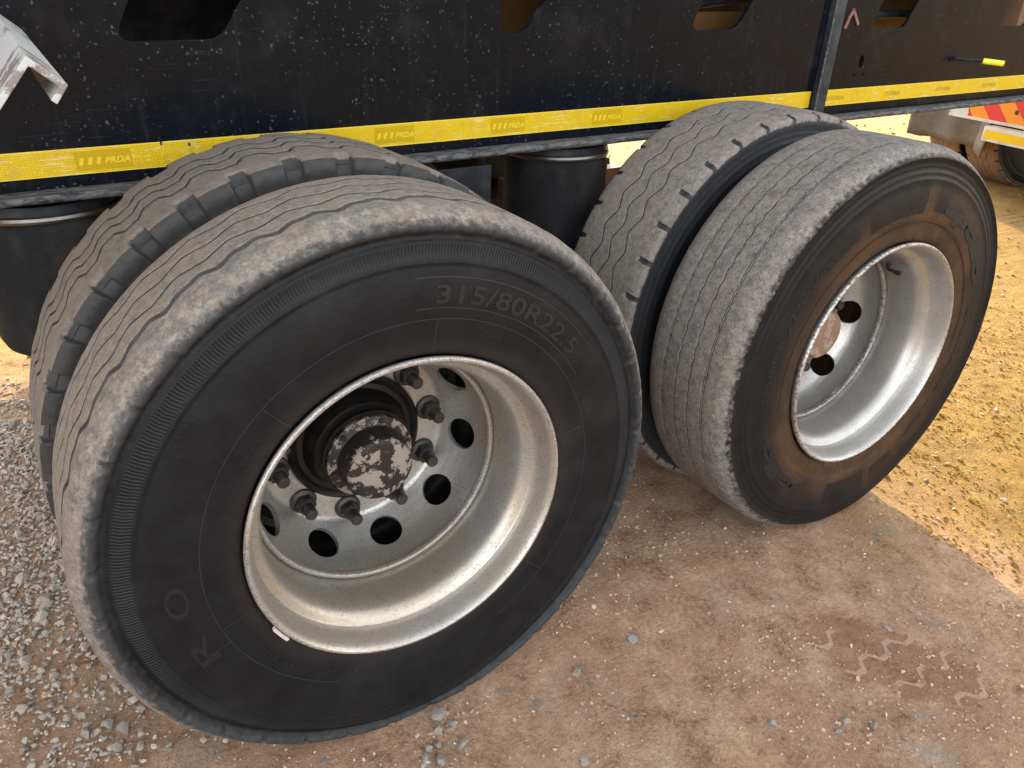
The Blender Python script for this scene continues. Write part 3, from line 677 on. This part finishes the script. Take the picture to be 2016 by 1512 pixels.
def text_mesh(txt, size, extr, shear=0, bold=0, spacing=1.0):
    cu = bpy.data.curves.new('txt', 'FONT'); cu.body = txt; cu.size = size; cu.extrude = extr; cu.offset = bold; cu.shear = shear; cu.align_x = 'LEFT'; cu.resolution_u = 3; cu.space_character = spacing
    o = bpy.data.objects.new('txt', cu); COL.objects.link(o)
    dg = bpy.context.evaluated_depsgraph_get(); me = bpy.data.meshes.new_from_object(o.evaluated_get(dg))
    V = np.array([v.co[:] for v in me.vertices]); F = [tuple(p.vertices) for p in me.polygons]
    bpy.data.objects.remove(o); bpy.data.curves.remove(cu); bpy.data.meshes.remove(me)
    return V, F
def wheel_text(kind, items, bars=(), rings=()):
    """items: (text, start angle deg, end angle deg or None, base radius, height, raise)"""
    b = MB()
    for txt, a0, a1, r0, hgt, up, bold, shear in items:
        V, F = text_mesh(txt, hgt / .70, .5, shear, bold)
        x0, x1 = V[:, 0].min(), V[:, 0].max(); span = math.radians(a0 - a1)
        out = []
        for x, y, z in V:
            ph = math.radians(a0) - (x - x0) / (x1 - x0) * span; r = r0 + y
            yy = YC - side_y(kind, r) - (up if z > 0 else -.001)
            out.append((r * math.cos(ph), yy, r * math.sin(ph)))
        b.add(out, F)
    for a, ra, rb_, w in bars:   # fine raised radial bars
        n = 8; V = []
        for k in range(n + 1):
            r = ra + (rb_ - ra) * k / n; y = YC - side_y(kind, r)
            for sgn, up in ((-1, -.001), (-1, .0008), (1, .0008), (1, -.001)):
                ph = math.radians(a) + sgn * w / 2 / r; V.append((r * math.cos(ph), y - up, r * math.sin(ph)))
        F = [(k * 4 + j, k * 4 + (j + 1) % 4, k * 4 + 4 + (j + 1) % 4, k * 4 + 4 + j) for k in range(n) for j in range(4)]
        b.add(V, F)
    for a0, a1, r, w in rings:   # arc lines
        n = 160 if abs(a1 - a0) > 200 else 40; V = []
        for k in range(n + 1):
            ph = math.radians(a0 + (a1 - a0) * k / n)
            for dr, up in ((-w / 2, -.001), (-w / 2, .0007), (w / 2, .0007), (w / 2, -.001)):
                y = YC - side_y(kind, r + dr) - up; V.append(((r + dr) * math.cos(ph), y, (r + dr) * math.sin(ph)))
        F = [(k * 4 + j, k * 4 + (j + 1) % 4, k * 4 + 4 + (j + 1) % 4, k * 4 + 4 + j) for k in range(n) for j in range(4)]
        b.add(V, F)
    return b

def nut_mesh():
    b = MB(); b.lathe([(0.0, .001), (.0245, .001), (.0250, -.003), (.0235, -.006), (.0185, -.0085), (.0165, -.009)], 24)
    V = []; F = []
    for h, r in ((-.0085, .0182), (-.024, .0182), (-.0275, .0155)):
        for k in range(6): V.append((r * math.cos(k * PI / 3), h, r * math.sin(k * PI / 3)))
    for j in range(2):
        for k in range(6): F.append((j * 6 + k, j * 6 + (k + 1) % 6, j * 6 + 6 + (k + 1) % 6, j * 6 + 6 + k))
    F.append(tuple(range(12, 18))); b.add(V, F)
    b.lathe([(.0112, -.026), (.0112, -.051), (.0095, -.0535), (.004, -.0545), (0, -.0535)], 20)
    return b
def hub_mesh():
    b = MB(); b.lathe([(.1385, .300), (.1385, .2800), (.1330, .2760), (.128, .2790), (.122, .284), (.112, .282), (.107, .270), (.104, .250), (.1010, .238), (.0950, .233), (.0930, .226), (.0945, .222), (.0940, .214), (.0, .2135)], 72)
    return b
def cap_mesh():
    b = MB(); b.lathe([(.0, .1490), (.030, .1492), (.056, .1500), (.0625, .1515), (.0660, .1550), (.0675, .1620), (.0685, .180), (.0700, .1995), (.0735, .2020), (.0850, .2030), (.0880, .2050), (.0885, .2130), (.0870, .2155)], 72)
    for k in range(6):
        t = 2 * PI * k / 6 + .2; b.lathe([(0, .1975), (.0055, .1978), (.0062, .2000), (.0062, .2045)], 8, c=(.0795 * math.cos(t), 0, .0795 * math.sin(t)))
    return b

TY = {'A': tyre_mesh('A', .539, 3), 'B': tyre_mesh('B', .554, 13), 'C': tyre_mesh('C', .522, 23), 'D': tyre_mesh('D', .547, 33)}
RM = {'A': rim_mesh(10, .0345, math.radians(27), M_rimA), 'C': rim_mesh(8, .0350, math.radians(-2), M_rimC, cone=((.2405, .208), (.2375, .224), (.231, .238), (.219, .252), (.207, .268), (.200, .286), (.199, .2955)))}
nutb = nut_mesh(); me_nut = None

trailer = empty('semi_trailer', (0.64, 1.215, 0))
tag(trailer, 'black semi trailer with yellow reflective stripe and dual wheels on two axles', 'trailer')
TB = Matrix.Translation((-.64, -1.215, 0))      # keep world coordinates for the parts
def part(o, w=True):
    o.parent = trailer; o.matrix_parent_inverse = TB; return o

LX = 1.2804; DUAL = .640
def wheel(x, y, flip, tk, rk, rz=0, spin=0, full=False, label=None):
    e = empty('wheel', (x, y, AX)); part(e); e.rotation_euler = (0, 0, PI if flip else 0)
    t = link('tyre', TY[tk], e)
    r = link('rim', RM[rk], e)
    if label: e['label'] = label
    return e
wA = wheel(0, 0, False, 'A', 'A', label='outer wheel in front with wavy worn ribs and ten wheel nuts')
wB = wheel(0, DUAL, True, 'B', 'A', label='inner wheel with notched lug tread behind the front wheel')
wC = wheel(LX, 0, False, 'C', 'C', label='outer wheel further back with bald tread and brown dusty side wall')
wD = wheel(LX, DUAL, True, 'D', 'C', label='inner wheel with fine zigzag grooves behind the rear wheel')
# far side of the trailer
FY = 2.43
far_wheels = [wheel(0, FY, True, 'C', 'C'), wheel(0, FY - DUAL, False, 'D', 'A'), wheel(LX, FY, True, 'A', 'A'), wheel(LX, FY - DUAL, False, 'B', 'A')]

hubA = hub_mesh().build('hub', M_hub, wA, smooth=True, angle=35); hubA.data.transform(Matrix.Translation((0, .012, 0))); capA = cap_mesh().build('hub_cap', M_capA, wA, smooth=True, angle=35); capA.data.transform(Matrix.Translation((0, .010, 0)))
hubC = link('hub', hubA.data, wC); capC_me = capA.data.copy(); capC_me.materials.clear(); capC_me.materials.append(M_capC); capC = link('hub_cap', capC_me, wC)
n0 = nutb.build('wheel_nut', M_nut, wA, smooth=True, angle=30)
n0.data.transform(Matrix.Scale(1.12, 4)); n0m = n0.data; bpy.data.objects.remove(n0)
for w, ph in ((wA, 8), (wC, 8)):
    for k in range(10):
        t = math.radians(ph + 36 * k); link('wheel_nut', n0m, w, loc=(.1675 * math.cos(t), .302, .1675 * math.sin(t)), rot=(0, -t + .3 * k, 0))
for w, t in ((wA, 2.5), (wC, .80)):
    b = MB(); c, s_ = math.cos(t), math.sin(t)
    b.tube([(.253 * c, .140, .253 * s_), (.242 * c, .138, .242 * s_), (.236 * c, .130, .236 * s_), (.234 * c, .108, .234 * s_)], [.007, .006, .0045, .0045], 10)
    b.tube([(.234 * c, .110, .234 * s_), (.234 * c, .094, .234 * s_)], .0062, 10)
    b.build('valve_stem', M_nut, w, smooth=True)
# side wall lettering
for it in [('315/80R22.5', 83, 37, .390, .030, .0011, .0005, 0), ('20PR', 68, 60, .338, .011, .0007, 0, 0), ('REGROOVABLE RADIAL TUBELESS', 243, 189, .336, .0125, .0008, 0, 0),
           ('1 STEEL', 152, 136, .330, .010, .0007, 0, 0), ('R', 203, 193.5, .388, .034, .0009, .0004, 0), ('O', 187, 178, .388, .034, .0009, .0004, 0)]:
    wheel_text('A', [it]).build('side_wall_lettering', M_let, wA)
for a in (130.5, 196, 246, 82, 12, 318): wheel_text('A', [], bars=((a, .305, .360, .0016),)).build('raised_line', M_line, wA)
wheel_text('A', [], bars=((201, .362, .400, .0012),)).build('raised_line', M_line, wA)
for a in ((0, 360, .3635, .0013), (88, 30, .382, .0014), (88, 30, .432, .0012), (300, 278, .385, .0014), (300, 240, .437, .001)): wheel_text('A', [], rings=(a,)).build('raised_line', M_line, wA)
for it in [('apollo', 71, 20, .378, .036, .0012, .0036, .12), ('apollo', 254, 199, .378, .036, .0012, .0036, .12), ('enduMile LHA', 11, -54, .374, .022, .0011, .0008, 0),
           ('315/80 R 22.5', 184, 147, .392, .020, .0010, .0004, 0), ('156/150L', 144, 128, .392, .014, .0010, .0003, 0)]:
    wheel_text('C', [it]).build('side_wall_lettering', M_letC, wC)
for a in (112, 84, 62, 40, 250, 262): wheel_text('C', [], bars=((a, .304, .318, .002),)).build('raised_line', M_letC, wC)
for a in ((190, 60, .3475, .0016), (55, -10, .3475, .0014), (275, 230, .352, .0014)): wheel_text('C', [], rings=(a,)).build('raised_line', M_letC, wC)
b = MB(); V = []
for k in range(9):      # clip-on balance weight
    t = math.radians(206 + 7.5 * k / 8)
    for r_, y_ in ((.2990, .0045), (.3035, .0035), (.3045, -.0030), (.2990, -.0035)): V.append((r_ * math.cos(t), y_, r_ * math.sin(t)))
b.add(V, [(4 * k + j, 4 * k + (j + 1) % 4, 4 * k + 4 + (j + 1) % 4, 4 * k + 4 + j) for k in range(8) for j in range(4)] + [(0, 1, 2, 3), (35, 34, 33, 32)])
b.build('balance_weight', M_wht, wA)
# brake drums and axles
for x in (0, LX):
    for yy, sg in ((0, 1), (FY, -1)):
        b = MB(); b.lathe([(.139, .322), (.185, .326), (.196, .345), (.200, .36), (.200, .55), (.19, .56), (.06, .56)], 48)
        o = part(b.build('brake_drum', M_hub, smooth=True)); o.location = (x, yy, AX); o.rotation_euler = (0, 0, 0 if sg > 0 else PI)
    b = MB(); b.tube([(x, .5, AX), (x, FY - .5, AX)], .0635, 24); part(b.build('axle', M_brn, smooth=True))

# ------------------------------------------------------------------ chassis
PY = .7372
def plate_with_holes(name, outer, holes, thick, mat):
    cu = bpy.data.curves.new('pl', 'CURVE'); cu.dimensions = '2D'; cu.fill_mode = 'BOTH'; cu.extrude = thick / 2
    for loop in [outer] + holes:
        sp = cu.splines.new('POLY'); sp.points.add(len(loop) - 1); sp.use_cyclic_u = True
        for q, (x, z) in zip(sp.points, loop): q.co = (x, z, 0, 1)
    o = bpy.data.objects.new('pl', cu); COL.objects.link(o); dg = bpy.context.evaluated_depsgraph_get()
    me = bpy.data.meshes.new_from_object(o.evaluated_get(dg)); bpy.data.objects.remove(o); bpy.data.curves.remove(cu)
    me.transform(Matrix.Rotation(PI / 2, 4, 'X')); me.name = name; me.materials.clear(); me.materials.append(mat); return me
def rounded(pts, r, n=7):
    out = []; m = len(pts); rr = r if isinstance(r, (list, tuple)) else [r] * m
    for i in range(m):
        p0, p1, p2 = Vector(pts[i - 1]), Vector(pts[i]), Vector(pts[(i + 1) % m]); d = min(rr[i], (p0 - p1).length * .45, (p2 - p1).length * .45)
        a = p1 + (p0 - p1).normalized() * d; c = p1 + (p2 - p1).normalized() * d
        for k in range(n + 1):
            t = k / n; q = a * (1 - t) ** 2 + p1 * 2 * t * (1 - t) + c * t * t; out.append((q.x, q.y))
    return out
ZB, ZT = AX + .443, AX + 1.16
def cut(xl, xr, zb=AX + .717, h=.20, s=.62): return rounded([(xl, zb), (xr, zb), (xr + h * s * 1.12, zb + h), (xl + h * s * .85, zb + h)], .035)
def cut2(): return rounded([(.598, AX + .717), (.665, AX + .717), (.665 + .16, AX + .915), (.598, AX + .915)], .030)
holesL = [cut(-.250, -.055), cut2(), cut(1.208, 1.390), cut(-1.15, -.96), cut(-2.0, -1.8)]
def slot(cx, cz, w, h, n=20): return [(cx + w * math.cos(2 * PI * k / n), cz + h * math.sin(2 * PI * k / n)) for k in range(n)]
holesR = [rounded([(2.000, AX + .712), (2.180, AX + .712), (2.295, AX + .915), (2.10, AX + .915)], .022), rounded([(2.745, AX + .708), (2.94, AX + .708), (3.06, AX + .91), (2.86, AX + .91)], .03),
          slot(1.990, AX + .612, .0115, .021), slot(1.966, AX + .571, .004, .005), slot(2.014, AX + .571, .004, .005), slot(2.492, AX + .600, .0035, .005)]
XS = 1.798
webL = part(link('side_panel', plate_with_holes('side_panel', [(-4.5, ZB), (XS, ZB), (XS, ZT), (-4.5, ZT)], holesL, .010, M_pan), loc=(0, PY + .005, 0)))
webR = part(link('side_panel', plate_with_holes('side_panel', [(XS + .003, ZB - .003), (6.0, ZB - .003), (6.0, ZT), (XS + .003, ZT)], holesR, .010, M_pan), loc=(0, PY + .005, 0)))
webF = part(link('side_panel', plate_with_holes('side_panel', [(-4.5, ZB), (6.0, ZB), (6.0, ZT), (-4.5, ZT)], [cut(-2.4, -2.2), cut(4.2, 4.4)], .010, M_blk), loc=(0, FY - PY, 0)))
# bottom flanges with a rolled, dirty edge
def flange(name, x0, x1, y0, y1, z, t, mat):
    n = max(2, int((x1 - x0) / .02)); prof = [(y1, z + t), (y0 + t * .55, z + t), (y0 + t * .18, z + t * .86), (y0, z + t * .5), (y0 + t * .18, z + t * .12), (y0 + t * .55, z), (y1, z)]
    xs = np.linspace(x0, x1, n); P = np.zeros((n, len(prof), 3))
    for j, (yy, zz) in enumerate(prof):
        P[:, j, 0] = xs; P[:, j, 1] = yy + .0016 * fbm(xs * 9, xs * 0 + j, 91, 3) * 2; P[:, j, 2] = zz + .0012 * fbm(xs * 11, xs * 0 + j + 7, 95, 3) * 2
    return part(link(name, grid_mesh(name, P, False, True, mat)))
flange('bottom_flange', -4.5, XS - .028, PY - .052, PY + .09, AX + .4405, .0165, M_fl)
flange('bottom_flange', XS + .028, 6.0, PY - .050, PY + .09, AX + .4345, .0165, M_fl)
flange('bottom_flange', -4.5, 6.0, FY - PY - .09, FY - PY + .05, ZB - .016, .0155, M_fl)
# upright splice bar between the two panels
b = MB(); V = []
for z in (ZB - .030, ZT):
    dxs = (z - ZB) * .035
    V += [(XS - .027 + dxs, PY - .022, z), (XS + .027 + dxs, PY - .018, z), (XS + .030 + dxs, PY - .0005, z), (XS - .030 + dxs, PY - .0005, z)]
b.add(V, [(3, 2, 1, 0), (4, 5, 6, 7), (0, 1, 5, 4), (1, 2, 6, 5), (2, 3, 7, 6), (3, 0, 4, 7)])
part(b.build('splice_bar', M_blk, bevel=.004))
b = MB(); b.tube([(XS - .0265 + (z - ZB) * .035, PY - .0215, z) for z in np.linspace(ZB - .02, ZT, 12)], .0032, 8); part(b.build('weld_bead', M_fl, smooth=True))
# reflective stripe
tz0, tz1 = AX + .4795, AX + .5295
def stripe(x0, x1):
    n = max(4, int((x1 - x0) / .02)); xs = np.linspace(x0, x1, n)
    P = np.zeros((n, 2, 3)); P[:, 0] = np.stack([xs, xs * 0 + PY - .0008, tz0 + .0012 * fbm(xs * 3, xs * 0, 3, 2)], -1); P[:, 1] = np.stack([xs, xs * 0 + PY - .0008, tz1 + .0012 * fbm(xs * 3, xs * 0 + 5, 4, 2)], -1)
    b = MB(); V = []; F = []
    for i in range(n): V += [tuple(P[i, 0]), tuple(P[i, 1]), (xs[i], PY + .001, P[i, 0, 2]), (xs[i], PY + .001, P[i, 1, 2])]
    for i in range(n - 1):
        a, c = 4 * i, 4 * i + 4; F += [(a, c, c + 1, a + 1), (a + 1, c + 1, c + 3, a + 3), (a + 2, c + 2, c, a)]
    F += [(0, 1, 3, 2), (4 * n - 4, 4 * n - 2, 4 * n - 1, 4 * n - 3)]
    b.add(V, F); return part(b.build('reflective_stripe', M_tape_m))
sL = stripe(-4.4, XS - .0315); sR = stripe(XS + .0315, 5.9)
Vt, Ft = text_mesh('PRDA', .0115 / .7, .00015, .28, .0006, 1.02)
def print_block(parent, x0, w, dark):
    zc = AX + .5035
    if not dark:
        b = MB(); b.box((x0, PY - .0013, tz0 + .0075), (x0 + w, PY - .0007, tz1 - .006)); o = b.build('print_patch', M_print); o.parent = parent
    b = MB(); sx = w / .105
    for k in range(3):
        xa = x0 + (.004 + k * .0165) * sx; wd = .0078 * sx; sl = .0045
        for q in (0,): b.add([(xa, PY - .0018, zc - .007), (xa + wd, PY - .0018, zc - .007), (xa + wd + sl, PY - .0018, zc + .007), (xa + sl, PY - .0018, zc + .007),
                               (xa, PY - .0010, zc - .007), (xa + wd, PY - .0010, zc - .007), (xa + wd + sl, PY - .0010, zc + .007), (xa + sl, PY - .0010, zc + .007)],
                              [(0, 1, 2, 3), (7, 6, 5, 4), (0, 4, 5, 1), (1, 5, 6, 2), (2, 6, 7, 3), (3, 7, 4, 0)])
    tx = (Vt[:, 0] - Vt[:, 0].min()) / (Vt[:, 0].max() - Vt[:, 0].min()) * .050 * sx + x0 + .053 * sx
    b.add(np.stack([tx, PY - .0015 - Vt[:, 2], Vt[:, 1] + zc - .0062], -1), Ft)
    o = b.build('stripe_lettering', M_darkp if dark else M_pale); o.parent = parent
for k in range(-4, 5): print_block(sL, -.362 + .3115 * k + (.006 if k > 3 else 0), .100, False)
for k in range(0, 5): print_block(sR, 1.845 + .302 * k, .095, True)
# small fittings on the panels
b = MB()
for a, c in (((1.868, AX + .712), (1.880, AX + .742)), ((1.877, AX + .738), (1.897, AX + .768)), ((1.892, AX + .768), (1.930, AX + .722))):
    d = Vector((c[0] - a[0], 0, c[1] - a[1])); L = d.length; ang = math.atan2(d.z, d.x)
    b.box((0, -.006, -.0045), (L, .001, .0045), Matrix.Translation((a[0], PY, a[1])) @ Matrix.Rotation(-ang, 4, 'Y'))
part(b.build('rusty_chevron_bar', M_rust, bevel=.0015))
b = MB(); b.tube([(2.53, PY + .003, AX + .604), (2.56, PY - .03, AX + .602), (2.600, PY - .075, AX + .600)], .0065, 10); pin = part(b.build('pin', M_blk, smooth=True))
b = MB(); b.tube([(2.592, PY - .066, AX + .600), (2.638, PY - .118, AX + .594)], .0098, 14); o = part(b.build('pin_sleeve', M_ysl, smooth=True))
# white channel bracket reaching out from the panel at the left
b = MB(); y0 = .08
def at_px(u, v, Y):
    d = CRn @ np.array(((u - 1008) / 1527, -(v - 756) / 1527, -1.0)); t = (Y - CAM[1]) / d[1]; return CAM + d * t
fA, fB, fC, fD = (at_px(u, v, y0) for u, v in ((-45, 258), (50, 110), (135, 168), (113, 206)))
gB = at_px(-14, 18, PY - .001); gC = at_px(30, 44, PY - .001); sc_ = np.linalg.norm(gC - gB) / np.linalg.norm(fC - fB)
sc_ = 1.0; gC = gB + (fC - fB); gA = gB + (fA - fB); gD = gC + (fD - fC)
nrm1 = (fC - fB) / np.linalg.norm(fC - fB); nrm2 = (fB - fA) / np.linalg.norm(fB - fA); tk = .0075
def sect(A, B, C, D):
    return [A, B, C, D, D - nrm1 * tk, C - nrm1 * tk - nrm2 * tk, B + nrm1 * tk - nrm2 * tk, A + nrm1 * tk]
S0 = sect(fA, fB, fC, fD); S1 = sect(gA, gB, gC, gD); m = 8
b.add(S0 + S1, [tuple(range(8))[::-1][i:i + 0] for i in range(0)] + [(i, i + m, (i + 1) % m + m, (i + 1) % m) for i in range(m)] + [(0, 1, 6, 7), (1, 2, 5, 6), (2, 3, 4, 5), (8, 15, 14, 9), (9, 14, 13, 10), (10, 13, 12, 11)])
o = part(b.build('mudguard_bracket', M_wh, bevel=.0014)); o['label'] = 'chipped white channel bracket sticking out at the left'
# air springs with pistons, hangers, arms
def spring(x, y):
    e = empty('air_spring', (x, y, 0)); part(e)
    MB().lathe([(.0, AX + .428), (0.1376, AX + .428), (0.1419, AX + .418), (0.1424, AX + .404), (0.1408, AX + .402)], 56, 'z').build('top_plate', M_blk, e, smooth=True)
    MB().lathe([(0.1408, AX + .412), (0.1489, AX + .4085), (0.1510, AX + .403), (0.1489, AX + .3975), (0.1408, AX + .395)], 56, 'z').build('bead_ring', M_bead, e, smooth=True)
    MB().lathe([(0.1397, AX + .398), (0.1446, AX + .390), (0.1478, AX + .372), (0.1489, AX + .34), (0.1494, AX + .29), (0.1499, AX + .288), (0.1501, AX + .286), (0.1505, AX + .24), (0.1510, AX + .17), (0.1489, AX + .135), (0.1419, AX + .115), (0.1290, AX + .105), (0.1161, AX + .112), (0.1118, AX + .13)], 56, 'z').build('bellows', M_bell, e, smooth=True)
    MB().lathe([(0.1118, AX + .16), (.090, AX + .10), (.072, AX + .05), (.070, AX + .042), (0, AX + .042)], 48, 'z').build('piston', M_brn, e, smooth=True)
for x in (.862, .852 - LX): spring(x, .860); spring(x, FY - .860)
for cx in (LX, 0):
    for sg, y in ((1, .790), (-1, FY - .790)):
        b = MB(); xh = cx + .575
        b.add([(xh - .30, y - .055, ZB - .032), (xh, y - .055, ZB - .032), (xh - .01, y - .055, AX + .05), (xh - .16, y - .055, AX - .05), (xh - .24, y - .055, AX + .05),
               (xh - .30, y - .043, ZB - .032), (xh, y - .043, ZB - .032), (xh - .01, y - .043, AX + .05), (xh - .16, y - .043, AX - .05), (xh - .24, y - .043, AX + .05)],
              [(4, 3, 2, 1, 0), (5, 6, 7, 8, 9), (0, 1, 6, 5), (1, 2, 7, 6), (2, 3, 8, 7), (3, 4, 9, 8), (4, 0, 5, 9)])
        if not (cx == LX and sg < 0): part(b.build('hanger_plate', M_blk, bevel=.002))
        b = MB(); b.box((cx - .12, y - .032, AX + .066), (xh - .12, y + .045, AX + .125)); b.box((cx - .44, y - .032, AX - .02), (cx - .121, y + .045, AX + .04)); part(b.build('trailing_arm', M_brn, bevel=.004))
        b = MB(); b.tube([(xh - .10, y + .07, AX + .38), (cx + .10, y + .07, AX + .08)], .032, 16)
        if not (cx == LX and sg < 0): part(b.build('shock_absorber', M_brn, smooth=True))
# cross members, air tank, hoses, deck and an added shading bulk above
for x in (-3.2, -2.2, -1.1, .30, 1.75, 2.95, 4.2, 5.3):
    b = MB(); b.box((x - .05, PY + .012, ZB + .20), (x + .05, FY - PY - .006, ZB + .44)); part(b.build('cross_member', M_brn, bevel=.004))
b = MB(); b.lathe([(0, 0), (.09, .006), (.14, .03), (.16, .07), (.16, .62), (.14, .66), (.09, .684), (0, .69)], 40, 'x', c=(1.98, PY + .36, AX + .83)); part(b.build('air_tank', M_brn, smooth=True))
for k, (za, zb, ra) in enumerate(((AX + .80, AX + .83, .012), (AX + .755, AX + .74, .014), (AX + .90, AX + .86, .010))):
    b = MB(); b.tube([(1.86, PY + .10, za), (2.1, PY + .13, za - .012), (2.3, PY + .12, (za + zb) / 2), (2.7, PY + .10, zb)], ra, 10); part(b.build('air_hose', M_blk, smooth=True))
b = MB(); b.lathe([(0, 0), (.07, .004), (.10, .03), (.11, .06), (.11, .46), (.10, .49), (0, .52)], 32, 'x', c=(2.66, PY + .20, AX + .82)); part(b.build('air_tank', M_simple('grey_tank_paint', (.22, .24, .24), .35, 0, .2, 12, .2), smooth=True))
b = MB(); b.box((-4.5, PY - .06, ZT), (6.0, FY - PY + .06, ZT + .02)); part(b.build('deck', M_blk))

b = MB(); x0, x1 = -5.2, 3.4; prof = [(.80, ZT + .022), (.62, ZT + .55), (.62, ZT + 1.45), (FY - .62, ZT + 1.45), (FY - .62, ZT + .55), (FY - .80, ZT + .022)]
b.add([(x0, y, z) for y, z in prof] + [(x1, y, z) for y, z in prof], [tuple(range(6)), tuple(range(11, 5, -1))] + [(i, i + 6, (i + 1) % 6 + 6, (i + 1) % 6) for i in range(6)])
part(b.build('shade_body', M_shade, bevel=.01))  # added unseen bulk that shades the ground mirrored in the side panel

b = MB(); b.box((.50, .98, AX + .55), (1.15, .99, ZT - .01)); part(b.build('warm_glow_plate', M_warm, bevel=.002))  # added plate; the orange glow behind the cutout is put into its colour
b = MB(); b.box((1.33, .90, AX + .64), (1.62, .912, AX + .755)); part(b.build('warm_glow_plate', M_warm, bevel=.002))  # added plate carrying the same painted orange glow
b = MB(); b.tube([(.45, .82, AX + .806), (.80, .82, AX + .806)], .014, 12); part(b.build('gap_light_bar', M_wht, smooth=True))  # pale bar painted in place of light falling through the deck gap
for k, (xa, xb, zz_) in enumerate(((1.0, 1.72, AX + .80),)):
    b = MB(); b.tube([(xa, PY + .16, zz_), ((xa + xb) / 2, PY + .19, zz_ - .03), (xb, PY + .15, zz_ + .01)], .013, 10); part(b.build('air_hose', M_blk, smooth=True))

# ------------------------------------------------------------------ second trailer ahead
T2 = empty('lead_trailer', (5.12, 2.19, 0), rz=-math.atan2(.115, .55))
tag(T2, 'tail of another trailer ahead with red and orange hazard board and grey mud flap', 'trailer')
# local axes: +x forward, +y to the left as seen from the camera
b = MB(); b.box((0, -2.35, .562), (.012, .0, .86)); hb = b.build('hazard_board', M_chev, T2)
b = MB(); b.box((-.006, -2.36, .545), (.03, .015, .5635)); b.build('board_rail', M_wht, T2, bevel=.002)
cb = MB(); pts = rounded([(-.145, .562), (.02, .562), (.12, .70), (.12, .86), (-.06, .86)], .02, 4)
k = len(pts); cb.add([(-.004, y, z) for y, z in pts] + [(.004, y, z) for y, z in pts], [tuple(range(k)), tuple(range(2 * k - 1, k - 1, -1))] + [(i, i + k, (i + 1) % k + k, (i + 1) % k) for i in range(k)]); cb.build('board_corner', M_wh, T2)
MB().lathe([(0, -.008), (.010, -.007), (.014, -.003), (.014, .0)], 14, 'x', c=(0, -.49, .635)).build('board_bolt', M_nut, T2)
b = MB(); b.box((-.05, -2.2, .438), (.03, -.33, .530)); b.build('bumper_bar', M_wht, T2, bevel=.004)
b = MB(); b.box((-.0525, -2.1, .455), (-.0495, -.345, .507)); b.build('bumper_tape', M_ytp, T2)
# mud flap with folds
nY, nZ = 40, 12; P = np.zeros((nY, nZ, 3)); yy = np.linspace(.68, -.08, nY); zz = np.linspace(.86, .295, nZ)
for i, y in enumerate(yy):
    for j, z in enumerate(zz):
        P[i, j] = (.40 + .02 * math.sin(y * 16) - .03 * (abs(y - .30) / .38) ** 3 - .05 * (1 - (z - .295) / .56) * (y < .05), y, z - (.035 if j == nZ - 1 and y < .08 else 0) * (.08 - y) / .16 + .004 * math.sin(y * 40) * (j == nZ - 1))
fo = link('mud_flap', grid_mesh('mud_flap', P, False, False, M_flap), T2); sm_ = fo.modifiers.new('s', 'SOLIDIFY'); sm_.thickness = .008
TY['E'] = TY['D'].copy(); TY['E'].materials.clear(); TY['E'].materials.append(M_tyre('dusty_red_tyre_rubber', 'E'))
def tyre2(y):
    e = empty('wheel', (.98, y, .50), T2); o = link('tyre', TY['E'], e, loc=(0, -YC, 0)); o.scale = (.965, 1, .965); o.location = (0, -YC, 0)
    r = link('rim', RM['A'], e, loc=(0, -YC, 0)); r.scale = (.965, 1, .965)
    return e
tyre2(.46); tyre2(.115); tyre2(-1.75); tyre2(-2.10)
b = MB(); b.tube([(.98, .3, .5), (.98, -2.0, .5)], .065, 20); b.build('axle', M_brn, T2, smooth=True)
b = MB(); b.box((.03, -.55, .80), (6.5, -.43, 1.10)); b.build('chassis_beam', M_brn, T2, bevel=.004)
b = MB(); b.box((.03, -1.50, .80), (6.5, -1.38, 1.10)); b.build('chassis_beam', M_brn, T2, bevel=.004)
b = MB(); b.box((.0135, -2.2, 1.102), (6.5, .30, 1.18)); b.build('deck', M_brn, T2, bevel=.004)
bpy.context.view_layer.update()
